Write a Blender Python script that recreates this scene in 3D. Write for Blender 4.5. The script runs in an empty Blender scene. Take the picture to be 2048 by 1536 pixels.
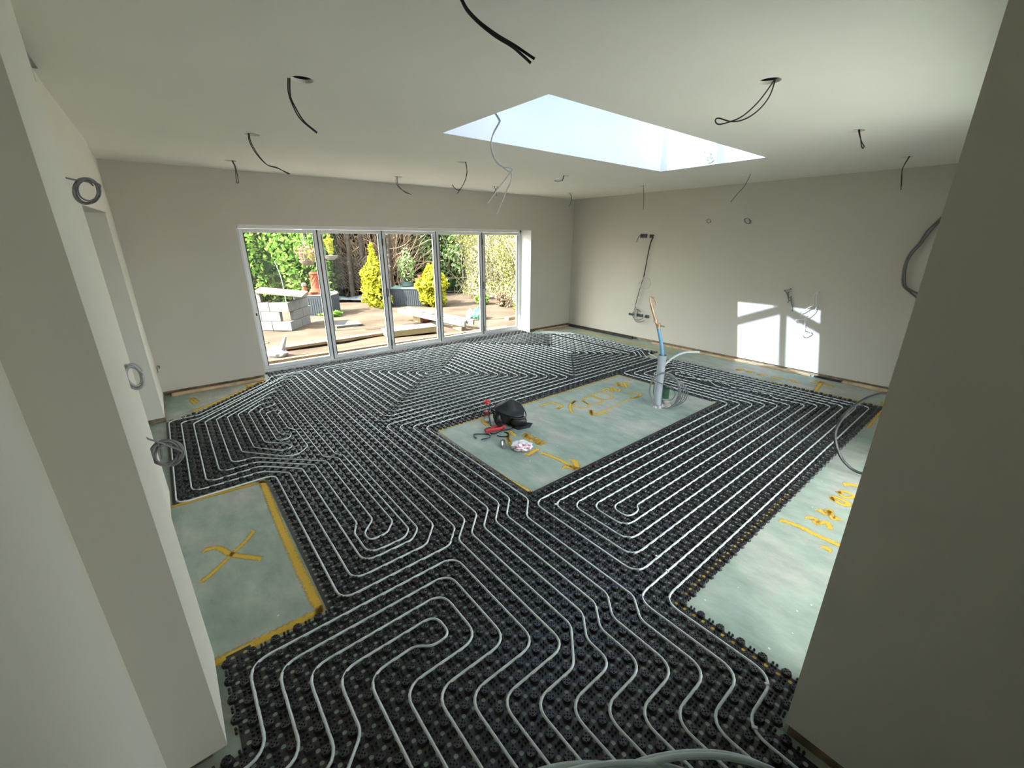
import bpy, bmesh, math, random
import numpy as np
from mathutils import Vector, Matrix, Quaternion
from mathutils.geometry import delaunay_2d_cdt
random.seed(7)
C = bpy.context.scene.collection
sc = bpy.context.scene
PI = math.pi

CAM = {"f":834.073,"cx":1024.412,"cy":763.279,"h":1.8603,"r":[0.773755,-0.633485,0.00105],"u":[0.203114,0.249659,0.946792],"w":[0.60004,0.732371,-0.321845]}
ROOM = {"H":2.6627,"Xr":7.017,"Yb":6.526,"s":[1.958,5.042,2.058,3.263],"x0":1.0466,"y0":1.0907}
HOLES = {"a":[0.79,2.725],"b":[2.72,1.16],"c":[0.8,4.295],"d":[4.4,1.165],"e":[6.12,1.14],"f":[6.12,2.7],"g":[6.13,4.25],"h":[6.05,5.7],"i":[4.41,4.285],"j":[4.4,5.8],"k":[2.75,5.785],"l":[2.8,4.29],"m":[0.83,5.81],"n":[0.79,1.17]}
CAB = {"a":[[[0.726,2.744,2.664],[0.718,2.746,2.598],[0.73,2.742,2.537],[0.758,2.734,2.476],[0.827,2.714,2.417]],[[0.734,2.741,2.665],[0.725,2.744,2.583],[0.741,2.739,2.53],[0.773,2.73,2.469],[0.829,2.714,2.421]]],"b":[[[2.731,1.135,2.674],[2.725,1.147,2.595],[2.71,1.183,2.536],[2.687,1.238,2.498],[2.661,1.299,2.491],[2.632,1.366,2.516],[2.626,1.38,2.504],[2.634,1.361,2.485],[2.653,1.316,2.49],[2.679,1.255,2.512],[2.705,1.195,2.57],[2.724,1.151,2.642],[2.729,1.138,2.673]]],"c":[[[0.774,4.3,2.663],[0.775,4.3,2.603],[0.807,4.294,2.525],[0.867,4.283,2.452],[0.938,4.269,2.434],[1.019,4.254,2.388]],[[0.781,4.299,2.664],[0.784,4.298,2.604],[0.818,4.292,2.52],[0.872,4.281,2.449],[0.943,4.268,2.428],[1.03,4.252,2.391]]],"m":[[[0.845,5.808,2.664],[0.86,5.806,2.602],[0.853,5.807,2.5],[0.85,5.807,2.453],[0.867,5.805,2.454],[0.869,5.804,2.518],[0.867,5.805,2.611],[0.851,5.807,2.664]]],"k":[[[2.727,5.796,2.663],[2.718,5.8,2.589],[2.763,5.779,2.517],[2.891,5.718,2.446]],[[2.738,5.791,2.663],[2.736,5.791,2.569],[2.801,5.761,2.486],[2.861,5.732,2.456]]],"l":[[[2.833,4.269,2.664],[2.844,4.261,2.563],[2.814,4.281,2.459],[2.747,4.324,2.349]],[[2.837,4.266,2.664],[2.843,4.262,2.58],[2.821,4.276,2.477],[2.768,4.311,2.389],[2.724,4.34,2.406],[2.703,4.353,2.44]]],"j":[[[4.384,5.812,2.672],[4.41,5.793,2.592],[4.416,5.788,2.522]],[[4.438,5.771,2.672],[4.399,5.801,2.605],[4.372,5.821,2.542]]],"i":[[[4.398,4.298,2.667],[4.384,4.312,2.611],[4.344,4.353,2.602],[4.314,4.384,2.607]],[[4.402,4.293,2.667],[4.389,4.307,2.601]]],"h":[[[6.028,5.724,2.663],[6.057,5.693,2.606],[6.051,5.699,2.52],[6.028,5.723,2.44]]],"g":[[[6.131,4.248,2.675],[6.146,4.227,2.485],[6.149,4.222,2.322]]],"f":[[[6.139,2.656,2.667],[6.122,2.695,2.535],[6.096,2.755,2.446],[6.067,2.82,2.341]]],"d":[[[4.404,1.15,2.663],[4.413,1.116,2.583],[4.418,1.095,2.551],[4.417,1.099,2.536],[4.415,1.11,2.553],[4.41,1.127,2.607],[4.406,1.144,2.662]]],"e":[[[6.124,1.118,2.672],[6.12,1.14,2.584],[6.12,1.139,2.505],[6.125,1.111,2.355]],[[6.125,1.112,2.671],[6.119,1.144,2.56],[6.122,1.129,2.472],[6.125,1.115,2.39]]],"n":[[[0.752,1.196,2.566],[0.764,1.187,2.509],[0.784,1.174,2.477],[0.797,1.165,2.455],[0.823,1.147,2.429],[0.862,1.121,2.402],[0.902,1.094,2.38],[0.926,1.078,2.365],[0.951,1.061,2.349]],[[0.754,1.194,2.566],[0.766,1.186,2.511],[0.782,1.175,2.478],[0.795,1.167,2.454],[0.821,1.149,2.427],[0.858,1.124,2.399],[0.896,1.098,2.377],[0.92,1.082,2.358],[0.942,1.067,2.339]]]}
SKYCAB = [[[1.958,2.582,2.67],[1.981,2.565,2.63],[1.983,2.564,2.615],[1.951,2.588,2.548],[1.938,2.598,2.476],[1.951,2.588,2.403],[1.988,2.56,2.35],[2.045,2.516,2.334],[2.049,2.513,2.315],[1.988,2.56,2.225],[1.915,2.616,2.111]],[[1.963,2.579,2.67],[1.987,2.56,2.63],[1.984,2.563,2.608],[1.945,2.593,2.528],[1.94,2.596,2.466],[1.96,2.581,2.392],[2.0,2.551,2.345],[2.031,2.527,2.318],[2.05,2.513,2.307],[2.047,2.515,2.253],[2.021,2.535,2.187],[1.992,2.557,2.108],[1.967,2.576,2.037]]]
SHAFTCOIL = [[[5.012,2.737,2.836],[5.012,2.707,2.81],[5.012,2.713,2.776],[5.012,2.694,2.748],[5.012,2.657,2.724]],[[5.012,2.634,2.831],[5.012,2.626,2.802],[5.012,2.629,2.752],[5.012,2.635,2.721]],[[5.012,2.695,2.805],[5.012,2.651,2.802],[5.012,2.634,2.765],[5.012,2.64,2.735],[5.012,2.678,2.739],[5.012,2.707,2.762],[5.012,2.708,2.801],[5.012,2.692,2.806]],[[5.012,2.638,2.722],[5.012,2.603,2.727],[5.012,2.585,2.712],[5.012,2.59,2.69],[5.012,2.624,2.674],[5.012,2.662,2.686],[5.012,2.665,2.706],[5.012,2.631,2.721],[5.012,2.595,2.723],[5.012,2.585,2.702],[5.012,2.61,2.68],[5.012,2.646,2.678]]]
COILA = [[[-0.29,3.263,2.165],[-0.271,3.251,2.156],[-0.241,3.244,2.149],[-0.159,3.248,2.138],[-0.156,3.253,2.114],[-0.162,3.263,2.089],[-0.176,3.276,2.067],[-0.193,3.287,2.051],[-0.212,3.293,2.043],[-0.229,3.292,2.044],[-0.243,3.284,2.052],[-0.251,3.272,2.067],[-0.253,3.258,2.087],[-0.248,3.247,2.11],[-0.236,3.242,2.133],[-0.22,3.245,2.151],[-0.201,3.255,2.161],[-0.184,3.269,2.162],[-0.17,3.284,2.153],[-0.163,3.294,2.136],[-0.163,3.298,2.115],[-0.169,3.293,2.094],[-0.179,3.283,2.076],[-0.192,3.268,2.062],[-0.206,3.255,2.054],[-0.219,3.245,2.053],[-0.231,3.243,2.059],[-0.24,3.248,2.071],[-0.244,3.259,2.09],[-0.243,3.273,2.111],[-0.235,3.285,2.131],[-0.221,3.293,2.147],[-0.205,3.293,2.156],[-0.19,3.287,2.155],[-0.177,3.275,2.145],[-0.169,3.262,2.13],[-0.168,3.252,2.111],[-0.171,3.247,2.091],[-0.181,3.249,2.072],[-0.195,3.257,2.056],[-0.212,3.269,2.046],[-0.231,3.281,2.044],[-0.248,3.289,2.05],[-0.26,3.29,2.066],[-0.264,3.285,2.088],[-0.259,3.275,2.113],[-0.246,3.262,2.135],[-0.229,3.251,2.152],[-0.209,3.245,2.16],[-0.191,3.246,2.16],[-0.178,3.254,2.151],[-0.17,3.267,2.135],[-0.169,3.28,2.115],[-0.174,3.291,2.092],[-0.185,3.296,2.069],[-0.201,3.293,2.05],[-0.22,3.283,2.039],[-0.238,3.269,2.037],[-0.253,3.254,2.046],[-0.261,3.244,2.063],[-0.262,3.24,2.085],[-0.256,3.245,2.109],[-0.244,3.256,2.129],[-0.23,3.27,2.144],[-0.215,3.284,2.151],[-0.201,3.293,2.15],[-0.189,3.295,2.143],[-0.181,3.29,2.13]]]
COILB = [[[-0.237,2.77,1.26],[-0.218,2.759,1.267],[-0.176,2.753,1.224],[-0.175,2.751,1.201],[-0.179,2.755,1.178],[-0.187,2.765,1.158],[-0.199,2.778,1.144],[-0.212,2.789,1.139],[-0.225,2.795,1.145],[-0.235,2.795,1.161],[-0.24,2.788,1.185],[-0.239,2.776,1.211],[-0.233,2.763,1.236],[-0.223,2.752,1.253],[-0.212,2.748,1.26],[-0.201,2.75,1.257],[-0.192,2.76,1.247],[-0.185,2.773,1.23],[-0.182,2.787,1.211],[-0.181,2.797,1.191],[-0.184,2.8,1.173],[-0.189,2.796,1.158],[-0.197,2.785,1.151],[-0.207,2.771,1.151],[-0.218,2.757,1.16],[-0.226,2.748,1.176],[-0.232,2.746,1.196],[-0.233,2.752,1.216],[-0.23,2.763,1.233],[-0.224,2.778,1.244],[-0.215,2.79,1.25],[-0.205,2.798,1.249],[-0.194,2.798,1.244],[-0.184,2.791,1.233],[-0.177,2.779,1.217],[-0.174,2.766,1.197],[-0.175,2.755,1.175],[-0.183,2.75,1.155],[-0.196,2.752,1.142],[-0.212,2.76,1.137],[-0.228,2.771,1.144],[-0.24,2.783,1.16],[-0.247,2.792,1.183],[-0.247,2.795,1.209],[-0.242,2.79,1.232],[-0.233,2.78,1.251],[-0.22,2.768,1.263],[-0.207,2.756,1.267],[-0.195,2.75,1.261],[-0.185,2.75,1.246],[-0.179,2.758,1.224],[-0.178,2.77,1.197],[-0.183,2.783,1.17],[-0.193,2.793,1.149],[-0.206,2.798,1.139],[-0.219,2.795,1.141],[-0.23,2.786,1.154],[-0.236,2.772,1.174],[-0.238,2.759,1.197],[-0.237,2.749,1.217],[-0.233,2.746,1.234],[-0.227,2.75,1.246],[-0.22,2.761,1.252],[-0.211,2.775,1.251],[-0.202,2.788,1.244],[-0.193,2.797,1.231],[-0.187,2.799,1.212],[-0.185,2.794,1.192],[-0.187,2.782,1.174],[-0.193,2.768,1.162],[-0.203,2.755,1.157],[-0.213,2.748,1.159],[-0.223,2.748,1.167],[-0.232,2.755,1.178],[-0.237,2.767,1.193],[-0.24,2.78,1.21],[-0.238,2.791,1.228],[-0.232,2.796,1.245],[-0.221,2.794,1.259],[-0.206,2.786,1.265],[-0.191,2.774,1.262],[-0.178,2.762,1.248],[-0.17,2.754,1.226]]]
COILC = [[[-0.26,3.018,0.783],[-0.242,3.012,0.764],[-0.217,3.009,0.745],[-0.125,3.014,0.651],[-0.13,3.017,0.621],[-0.145,3.022,0.594],[-0.167,3.028,0.575],[-0.193,3.034,0.569],[-0.216,3.036,0.577],[-0.234,3.035,0.596],[-0.242,3.031,0.623],[-0.24,3.023,0.652],[-0.231,3.016,0.678],[-0.216,3.011,0.697],[-0.198,3.009,0.709],[-0.178,3.011,0.711],[-0.159,3.018,0.705],[-0.141,3.027,0.689],[-0.128,3.036,0.666],[-0.122,3.043,0.637],[-0.126,3.045,0.608],[-0.14,3.041,0.585],[-0.161,3.033,0.572],[-0.186,3.023,0.572],[-0.21,3.014,0.585],[-0.228,3.007,0.606],[-0.239,3.005,0.631],[-0.242,3.009,0.657],[-0.236,3.016,0.681],[-0.224,3.025,0.701],[-0.204,3.034,0.714],[-0.18,3.04,0.72],[-0.153,3.041,0.716],[-0.129,3.039,0.701],[-0.113,3.033,0.676],[-0.108,3.025,0.645],[-0.116,3.018,0.613],[-0.136,3.014,0.588],[-0.164,3.013,0.572],[-0.193,3.016,0.57],[-0.22,3.022,0.579],[-0.241,3.028,0.597],[-0.252,3.032,0.622],[-0.255,3.034,0.65],[-0.249,3.031,0.679],[-0.234,3.026,0.704],[-0.213,3.02,0.723],[-0.189,3.014,0.731],[-0.164,3.012,0.726],[-0.144,3.013,0.709],[-0.133,3.018,0.681],[-0.132,3.026,0.649],[-0.142,3.033,0.619],[-0.16,3.038,0.597],[-0.181,3.04,0.586],[-0.203,3.037,0.587],[-0.222,3.03,0.597],[-0.237,3.021,0.615],[-0.246,3.013,0.638],[-0.249,3.006,0.663],[-0.246,3.005,0.688],[-0.235,3.008,0.708],[-0.217,3.015,0.721],[-0.194,3.025,0.724],[-0.171,3.035,0.716],[-0.151,3.041,0.697],[-0.138,3.043,0.671],[-0.135,3.04,0.643],[-0.142,3.033,0.619],[-0.156,3.023,0.6],[-0.176,3.014,0.59],[-0.199,3.009,0.587],[-0.222,3.007,0.593],[-0.243,3.01,0.607],[-0.257,3.016,0.628],[-0.263,3.024,0.655],[-0.258,3.031,0.684],[-0.241,3.035,0.711],[-0.216,3.035,0.729],[-0.185,3.032,0.735],[-0.156,3.027,0.728],[-0.133,3.021,0.709],[-0.12,3.016,0.681],[-0.118,3.015,0.65],[-0.207,3.011,0.734],[-0.209,3.017,0.683],[-0.215,3.025,0.622]]]
HOOKL = [[[-0.24,6.123,0.493],[-0.24,6.524,0.387],[-0.24,6.236,0.424],[-0.24,5.941,0.5],[-0.24,5.812,0.485]]]
RW = {"sock":[[[7.017,4.809,1.968],[7.017,4.677,1.896]],[[7.017,4.611,1.956],[7.017,4.552,1.895]],[[7.017,4.723,0.508],[7.017,4.601,0.452]],[[6.997,4.906,0.5],[6.997,4.81,0.459]],[[6.997,4.534,0.509],[6.997,4.475,0.452]]],"stub":[[[6.977,4.794,1.949],[6.977,4.834,1.914],[6.977,4.857,1.854],[6.977,4.872,1.818]]],"main":[[[6.967,4.54,1.941],[6.967,4.532,1.901],[6.967,4.564,1.825],[6.967,4.595,1.612],[6.967,4.618,1.381],[6.967,4.638,1.214]],[[6.972,4.537,1.941],[6.972,4.526,1.895],[6.972,4.556,1.825],[6.972,4.59,1.612],[6.972,4.614,1.381],[6.972,4.632,1.214],[6.972,4.668,1.093],[6.972,4.714,0.899],[6.972,4.748,0.727],[6.972,4.765,0.607]]],"thin":[[[6.967,4.652,1.169],[6.967,4.698,1.116],[6.967,4.716,1.083]],[[6.967,4.68,1.029],[6.967,4.671,0.954],[6.967,4.694,0.824],[6.967,4.728,0.717],[6.967,4.766,0.647]]],"ring":[[[6.957,4.655,1.188],[6.957,4.597,1.201],[6.957,4.507,1.18],[6.957,4.467,1.109],[6.957,4.489,1.033],[6.957,4.572,0.991],[6.957,4.642,1.014],[6.957,4.67,1.068],[6.957,4.651,1.158],[6.957,4.582,1.197],[6.957,4.499,1.168],[6.957,4.475,1.096],[6.957,4.503,1.026],[6.957,4.588,1.0],[6.957,4.659,1.032]]],"low":[[[6.967,4.763,0.614],[6.967,4.771,0.554],[6.967,4.753,0.463],[6.967,4.744,0.584],[6.967,4.714,0.594],[6.967,4.665,0.574],[6.967,4.62,0.557]],[[6.957,4.789,0.526],[6.957,4.781,0.447],[6.957,4.715,0.396],[6.957,4.638,0.4],[6.957,4.567,0.443],[6.957,4.499,0.505]],[[6.977,4.72,0.586],[6.977,4.705,0.522],[6.977,4.672,0.506]],[[6.967,4.774,0.434],[6.967,4.703,0.363],[6.967,4.61,0.363],[6.967,4.523,0.402]]],"dark":[[[6.967,2.197,1.193],[6.967,2.216,1.18],[6.967,2.259,1.173],[6.967,2.266,1.166],[6.967,2.235,1.145],[6.967,2.21,1.105],[6.967,2.195,1.07]],[[6.972,2.215,1.146],[6.972,2.2,1.112],[6.972,2.194,1.07]],[[6.967,2.179,1.029],[6.967,2.183,1.008],[6.967,2.19,0.998]]],"darktip":[[[6.967,2.194,1.07],[6.967,2.186,1.047],[6.967,2.179,1.029]]],"thin2":[[[7.002,2.176,1.081],[7.002,2.155,1.011],[7.002,2.127,0.94],[7.002,2.121,0.88]]],"white":[[[6.967,1.846,1.183],[6.967,1.868,1.167],[6.967,1.885,1.136],[6.967,1.883,1.09],[6.967,1.87,1.015],[6.967,1.878,0.991],[6.967,1.923,0.956],[6.967,1.957,0.919],[6.967,1.99,0.897],[6.967,1.996,0.863],[6.967,1.991,0.809]],[[6.967,1.843,1.181],[6.967,1.857,1.151],[6.967,1.851,1.093],[6.967,1.832,1.002],[6.967,1.831,0.944],[6.967,1.867,0.886],[6.967,1.909,0.835],[6.967,1.933,0.799],[6.967,1.92,0.785],[6.967,1.906,0.793],[6.967,1.899,0.785],[6.967,1.924,0.779],[6.967,1.916,0.722],[6.967,1.91,0.668],[6.967,1.879,0.658],[6.967,1.816,0.643],[6.967,1.832,0.607],[6.967,1.868,0.574],[6.967,1.899,0.571],[6.967,1.92,0.586],[6.967,1.924,0.62]],[[6.967,2.039,0.765],[6.967,1.993,0.781],[6.967,1.933,0.796]]],"c1":[[[6.977,3.517,2.149],[6.977,3.521,2.128],[6.977,3.546,2.12],[6.977,3.571,2.131],[6.977,3.58,2.153],[6.977,3.573,2.174],[6.977,3.551,2.18],[6.977,3.525,2.169],[6.977,3.513,2.146],[6.977,3.525,2.126],[6.977,3.549,2.121],[6.977,3.571,2.133],[6.977,3.581,2.157],[6.977,3.573,2.176],[6.977,3.547,2.18],[6.977,3.523,2.166],[6.977,3.517,2.143],[6.977,3.53,2.124],[6.977,3.553,2.122],[6.977,3.577,2.137]]],"c2":[[[6.977,2.903,2.119],[6.977,2.907,2.097],[6.977,2.944,2.096],[6.977,2.978,2.117],[6.977,2.988,2.147],[6.977,2.978,2.168],[6.977,2.951,2.168],[6.977,2.913,2.145],[6.977,2.895,2.115],[6.977,2.914,2.095],[6.977,2.948,2.097],[6.977,2.974,2.121],[6.977,2.99,2.151],[6.977,2.981,2.17],[6.977,2.944,2.166],[6.977,2.909,2.141],[6.977,2.906,2.111],[6.977,2.924,2.094],[6.977,2.952,2.1],[6.977,2.986,2.125],[6.977,3.001,2.155],[6.977,2.978,2.171],[6.977,2.94,2.163],[6.977,2.917,2.137],[6.977,2.911,2.108],[6.977,2.925,2.093],[6.977,2.962,2.103],[6.977,2.996,2.13]]]}
RLOOP = [[[7.001,0.759,2.324],[6.997,0.788,2.234],[6.99,0.854,2.091],[6.982,0.929,1.967],[6.977,0.966,1.838],[6.972,1.017,1.727],[6.969,1.037,1.626],[6.97,1.03,1.478],[6.974,0.999,1.341],[6.981,0.931,1.276],[6.992,0.837,1.203],[6.995,0.809,1.217],[6.993,0.827,1.25],[6.985,0.897,1.279],[6.977,0.97,1.331],[6.973,1.007,1.456],[6.971,1.021,1.615],[6.974,0.997,1.716],[6.98,0.946,1.827],[6.985,0.902,1.956],[6.991,0.843,2.081]]]
BIGARC = [[[4.177,0.426,0.755],[4.17,0.48,0.743],[4.164,0.534,0.727],[4.157,0.59,0.687],[4.151,0.644,0.627],[4.144,0.7,0.534],[4.14,0.734,0.418],[4.139,0.745,0.342],[4.141,0.733,0.264],[4.145,0.698,0.176],[4.15,0.649,0.101],[4.158,0.586,0.048],[4.164,0.53,0.029],[4.17,0.481,0.036],[4.176,0.436,0.055]]]
IS = {"base":[4.235,2.454,0.0],"duct":[[4.231,2.46,0.0],[4.228,2.467,0.202],[4.229,2.464,0.389],[4.229,2.465,0.541],[4.229,2.465,0.621]],"blue":[[4.23,2.462,0.592],[4.226,2.469,0.651],[4.215,2.488,0.747],[4.202,2.511,0.842],[4.19,2.533,0.922]],"cop":[[4.189,2.534,0.922],[4.181,2.548,0.964],[4.17,2.566,1.01],[4.152,2.597,1.103],[4.136,2.625,1.19]],"copt":[[4.136,2.625,1.19],[4.126,2.641,1.249],[4.128,2.639,1.268],[4.136,2.624,1.27],[4.151,2.599,1.247],[4.162,2.58,1.206],[4.167,2.572,1.179]],"lev":[[4.19,2.532,0.942],[4.203,2.51,0.953],[4.223,2.474,0.946]],"white":[[4.208,2.5,0.384],[4.224,2.473,0.439],[4.248,2.433,0.515],[4.276,2.384,0.581],[4.308,2.328,0.637],[4.346,2.263,0.673],[4.384,2.196,0.685],[4.419,2.137,0.691]],"coil":[[[4.152,2.477,0.401],[4.137,2.503,0.337],[4.291,2.237,0.241],[4.29,2.239,0.16],[4.277,2.261,0.088],[4.255,2.301,0.035],[4.225,2.352,0.009],[4.193,2.407,0.017],[4.164,2.457,0.056],[4.143,2.493,0.121],[4.132,2.511,0.2],[4.134,2.508,0.283],[4.148,2.484,0.355],[4.172,2.443,0.405],[4.201,2.393,0.428],[4.232,2.339,0.419],[4.26,2.291,0.381],[4.281,2.255,0.319],[4.291,2.237,0.241],[4.269,2.277,0.051],[4.24,2.326,0.011],[4.207,2.383,0.003],[4.175,2.439,0.029],[4.148,2.485,0.084],[4.132,2.513,0.161],[4.128,2.519,0.246],[4.137,2.503,0.327],[4.158,2.468,0.39],[4.186,2.418,0.427],[4.219,2.362,0.433],[4.25,2.309,0.407],[4.276,2.264,0.353],[4.292,2.236,0.28],[4.296,2.229,0.197],[4.288,2.243,0.116],[4.269,2.277,0.051]],[[4.367,2.286,0.205],[4.367,2.287,0.127],[4.356,2.306,0.057],[4.336,2.34,0.006],[4.31,2.384,-0.018],[4.282,2.432,-0.01],[4.257,2.476,0.029],[4.238,2.509,0.092],[4.229,2.525,0.169],[4.23,2.523,0.249],[4.242,2.503,0.318],[4.262,2.468,0.366],[4.287,2.424,0.387],[4.314,2.377,0.378],[4.339,2.335,0.341],[4.357,2.303,0.28],[4.367,2.286,0.205],[4.38,2.265,0.145],[4.37,2.281,0.075],[4.351,2.314,0.021],[4.325,2.358,-0.008],[4.296,2.409,-0.008],[4.269,2.456,0.021],[4.247,2.493,0.075],[4.235,2.514,0.146],[4.234,2.516,0.222],[4.244,2.498,0.291],[4.264,2.464,0.343],[4.29,2.419,0.371],[4.318,2.371,0.37],[4.345,2.325,0.34],[4.366,2.289,0.288],[4.378,2.267,0.219],[4.38,2.265,0.145],[4.385,2.256,0.093],[4.367,2.287,0.038],[4.34,2.332,0.003],[4.31,2.384,-0.005],[4.281,2.435,0.016],[4.257,2.476,0.061],[4.242,2.502,0.125],[4.238,2.508,0.197],[4.247,2.494,0.265],[4.266,2.461,0.32],[4.292,2.416,0.352],[4.321,2.365,0.358],[4.35,2.316,0.338],[4.373,2.275,0.293],[4.388,2.25,0.231],[4.392,2.243,0.161],[4.385,2.256,0.093],[4.382,2.26,0.054],[4.356,2.305,0.015],[4.325,2.358,0.001],[4.294,2.412,0.013],[4.267,2.458,0.05],[4.249,2.489,0.107],[4.243,2.5,0.174],[4.249,2.489,0.24],[4.267,2.459,0.296],[4.293,2.413,0.333],[4.324,2.361,0.345],[4.354,2.308,0.332],[4.38,2.264,0.296],[4.397,2.234,0.241],[4.404,2.222,0.176],[4.399,2.231,0.111],[4.382,2.26,0.054],[4.372,2.277,0.029],[4.341,2.331,0.008],[4.308,2.388,0.013],[4.279,2.439,0.042],[4.258,2.475,0.091],[4.249,2.491,0.152],[4.252,2.484,0.216],[4.269,2.456,0.272],[4.294,2.412,0.312],[4.326,2.358,0.33],[4.358,2.302,0.325],[4.386,2.253,0.296],[4.406,2.218,0.248],[4.416,2.202,0.189],[4.413,2.208,0.127],[4.397,2.234,0.07],[4.372,2.277,0.029]]],"thin":[[4.267,2.399,0.253],[4.295,2.35,0.24],[4.322,2.304,0.184],[4.316,2.314,0.12],[4.295,2.35,0.082]],"green":[[4.359,2.44,0.05],[4.35,2.455,0.204]],"knob":[[4.322,2.404,0.038],[4.319,2.409,0.075]]}
ITEMS = {"bottle":[2.416,3.371,0.0],"bag":[2.557,3.175,0.0],"bagL":[2.461,3.204,0.0],"bagR":[2.657,2.981,0.0],"redL":[2.228,3.151,0.0],"redR":[2.444,3.124,0.0],"cyl":[2.227,2.86,0.0],"wrap":[2.272,2.62,0.0]}
STRAPS = [[[2.083,3.097,0.006],[2.09,3.154,0.006],[2.122,3.18,0.006],[2.198,3.122,0.006],[2.223,3.081,0.006],[2.207,3.037,0.006],[2.177,3.027,0.006],[2.103,3.046,0.006]],[[2.381,3.036,0.006],[2.395,2.998,0.006],[2.379,2.954,0.006],[2.332,2.942,0.006],[2.294,2.973,0.006],[2.277,3.015,0.006]],[[2.258,3.103,0.006],[2.27,3.071,0.006],[2.304,3.066,0.006],[2.385,3.073,0.006],[2.436,3.057,0.006],[2.5,3.047,0.006]],[[2.365,3.227,0.006],[2.397,3.205,0.006],[2.429,3.179,0.006]]]
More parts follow.
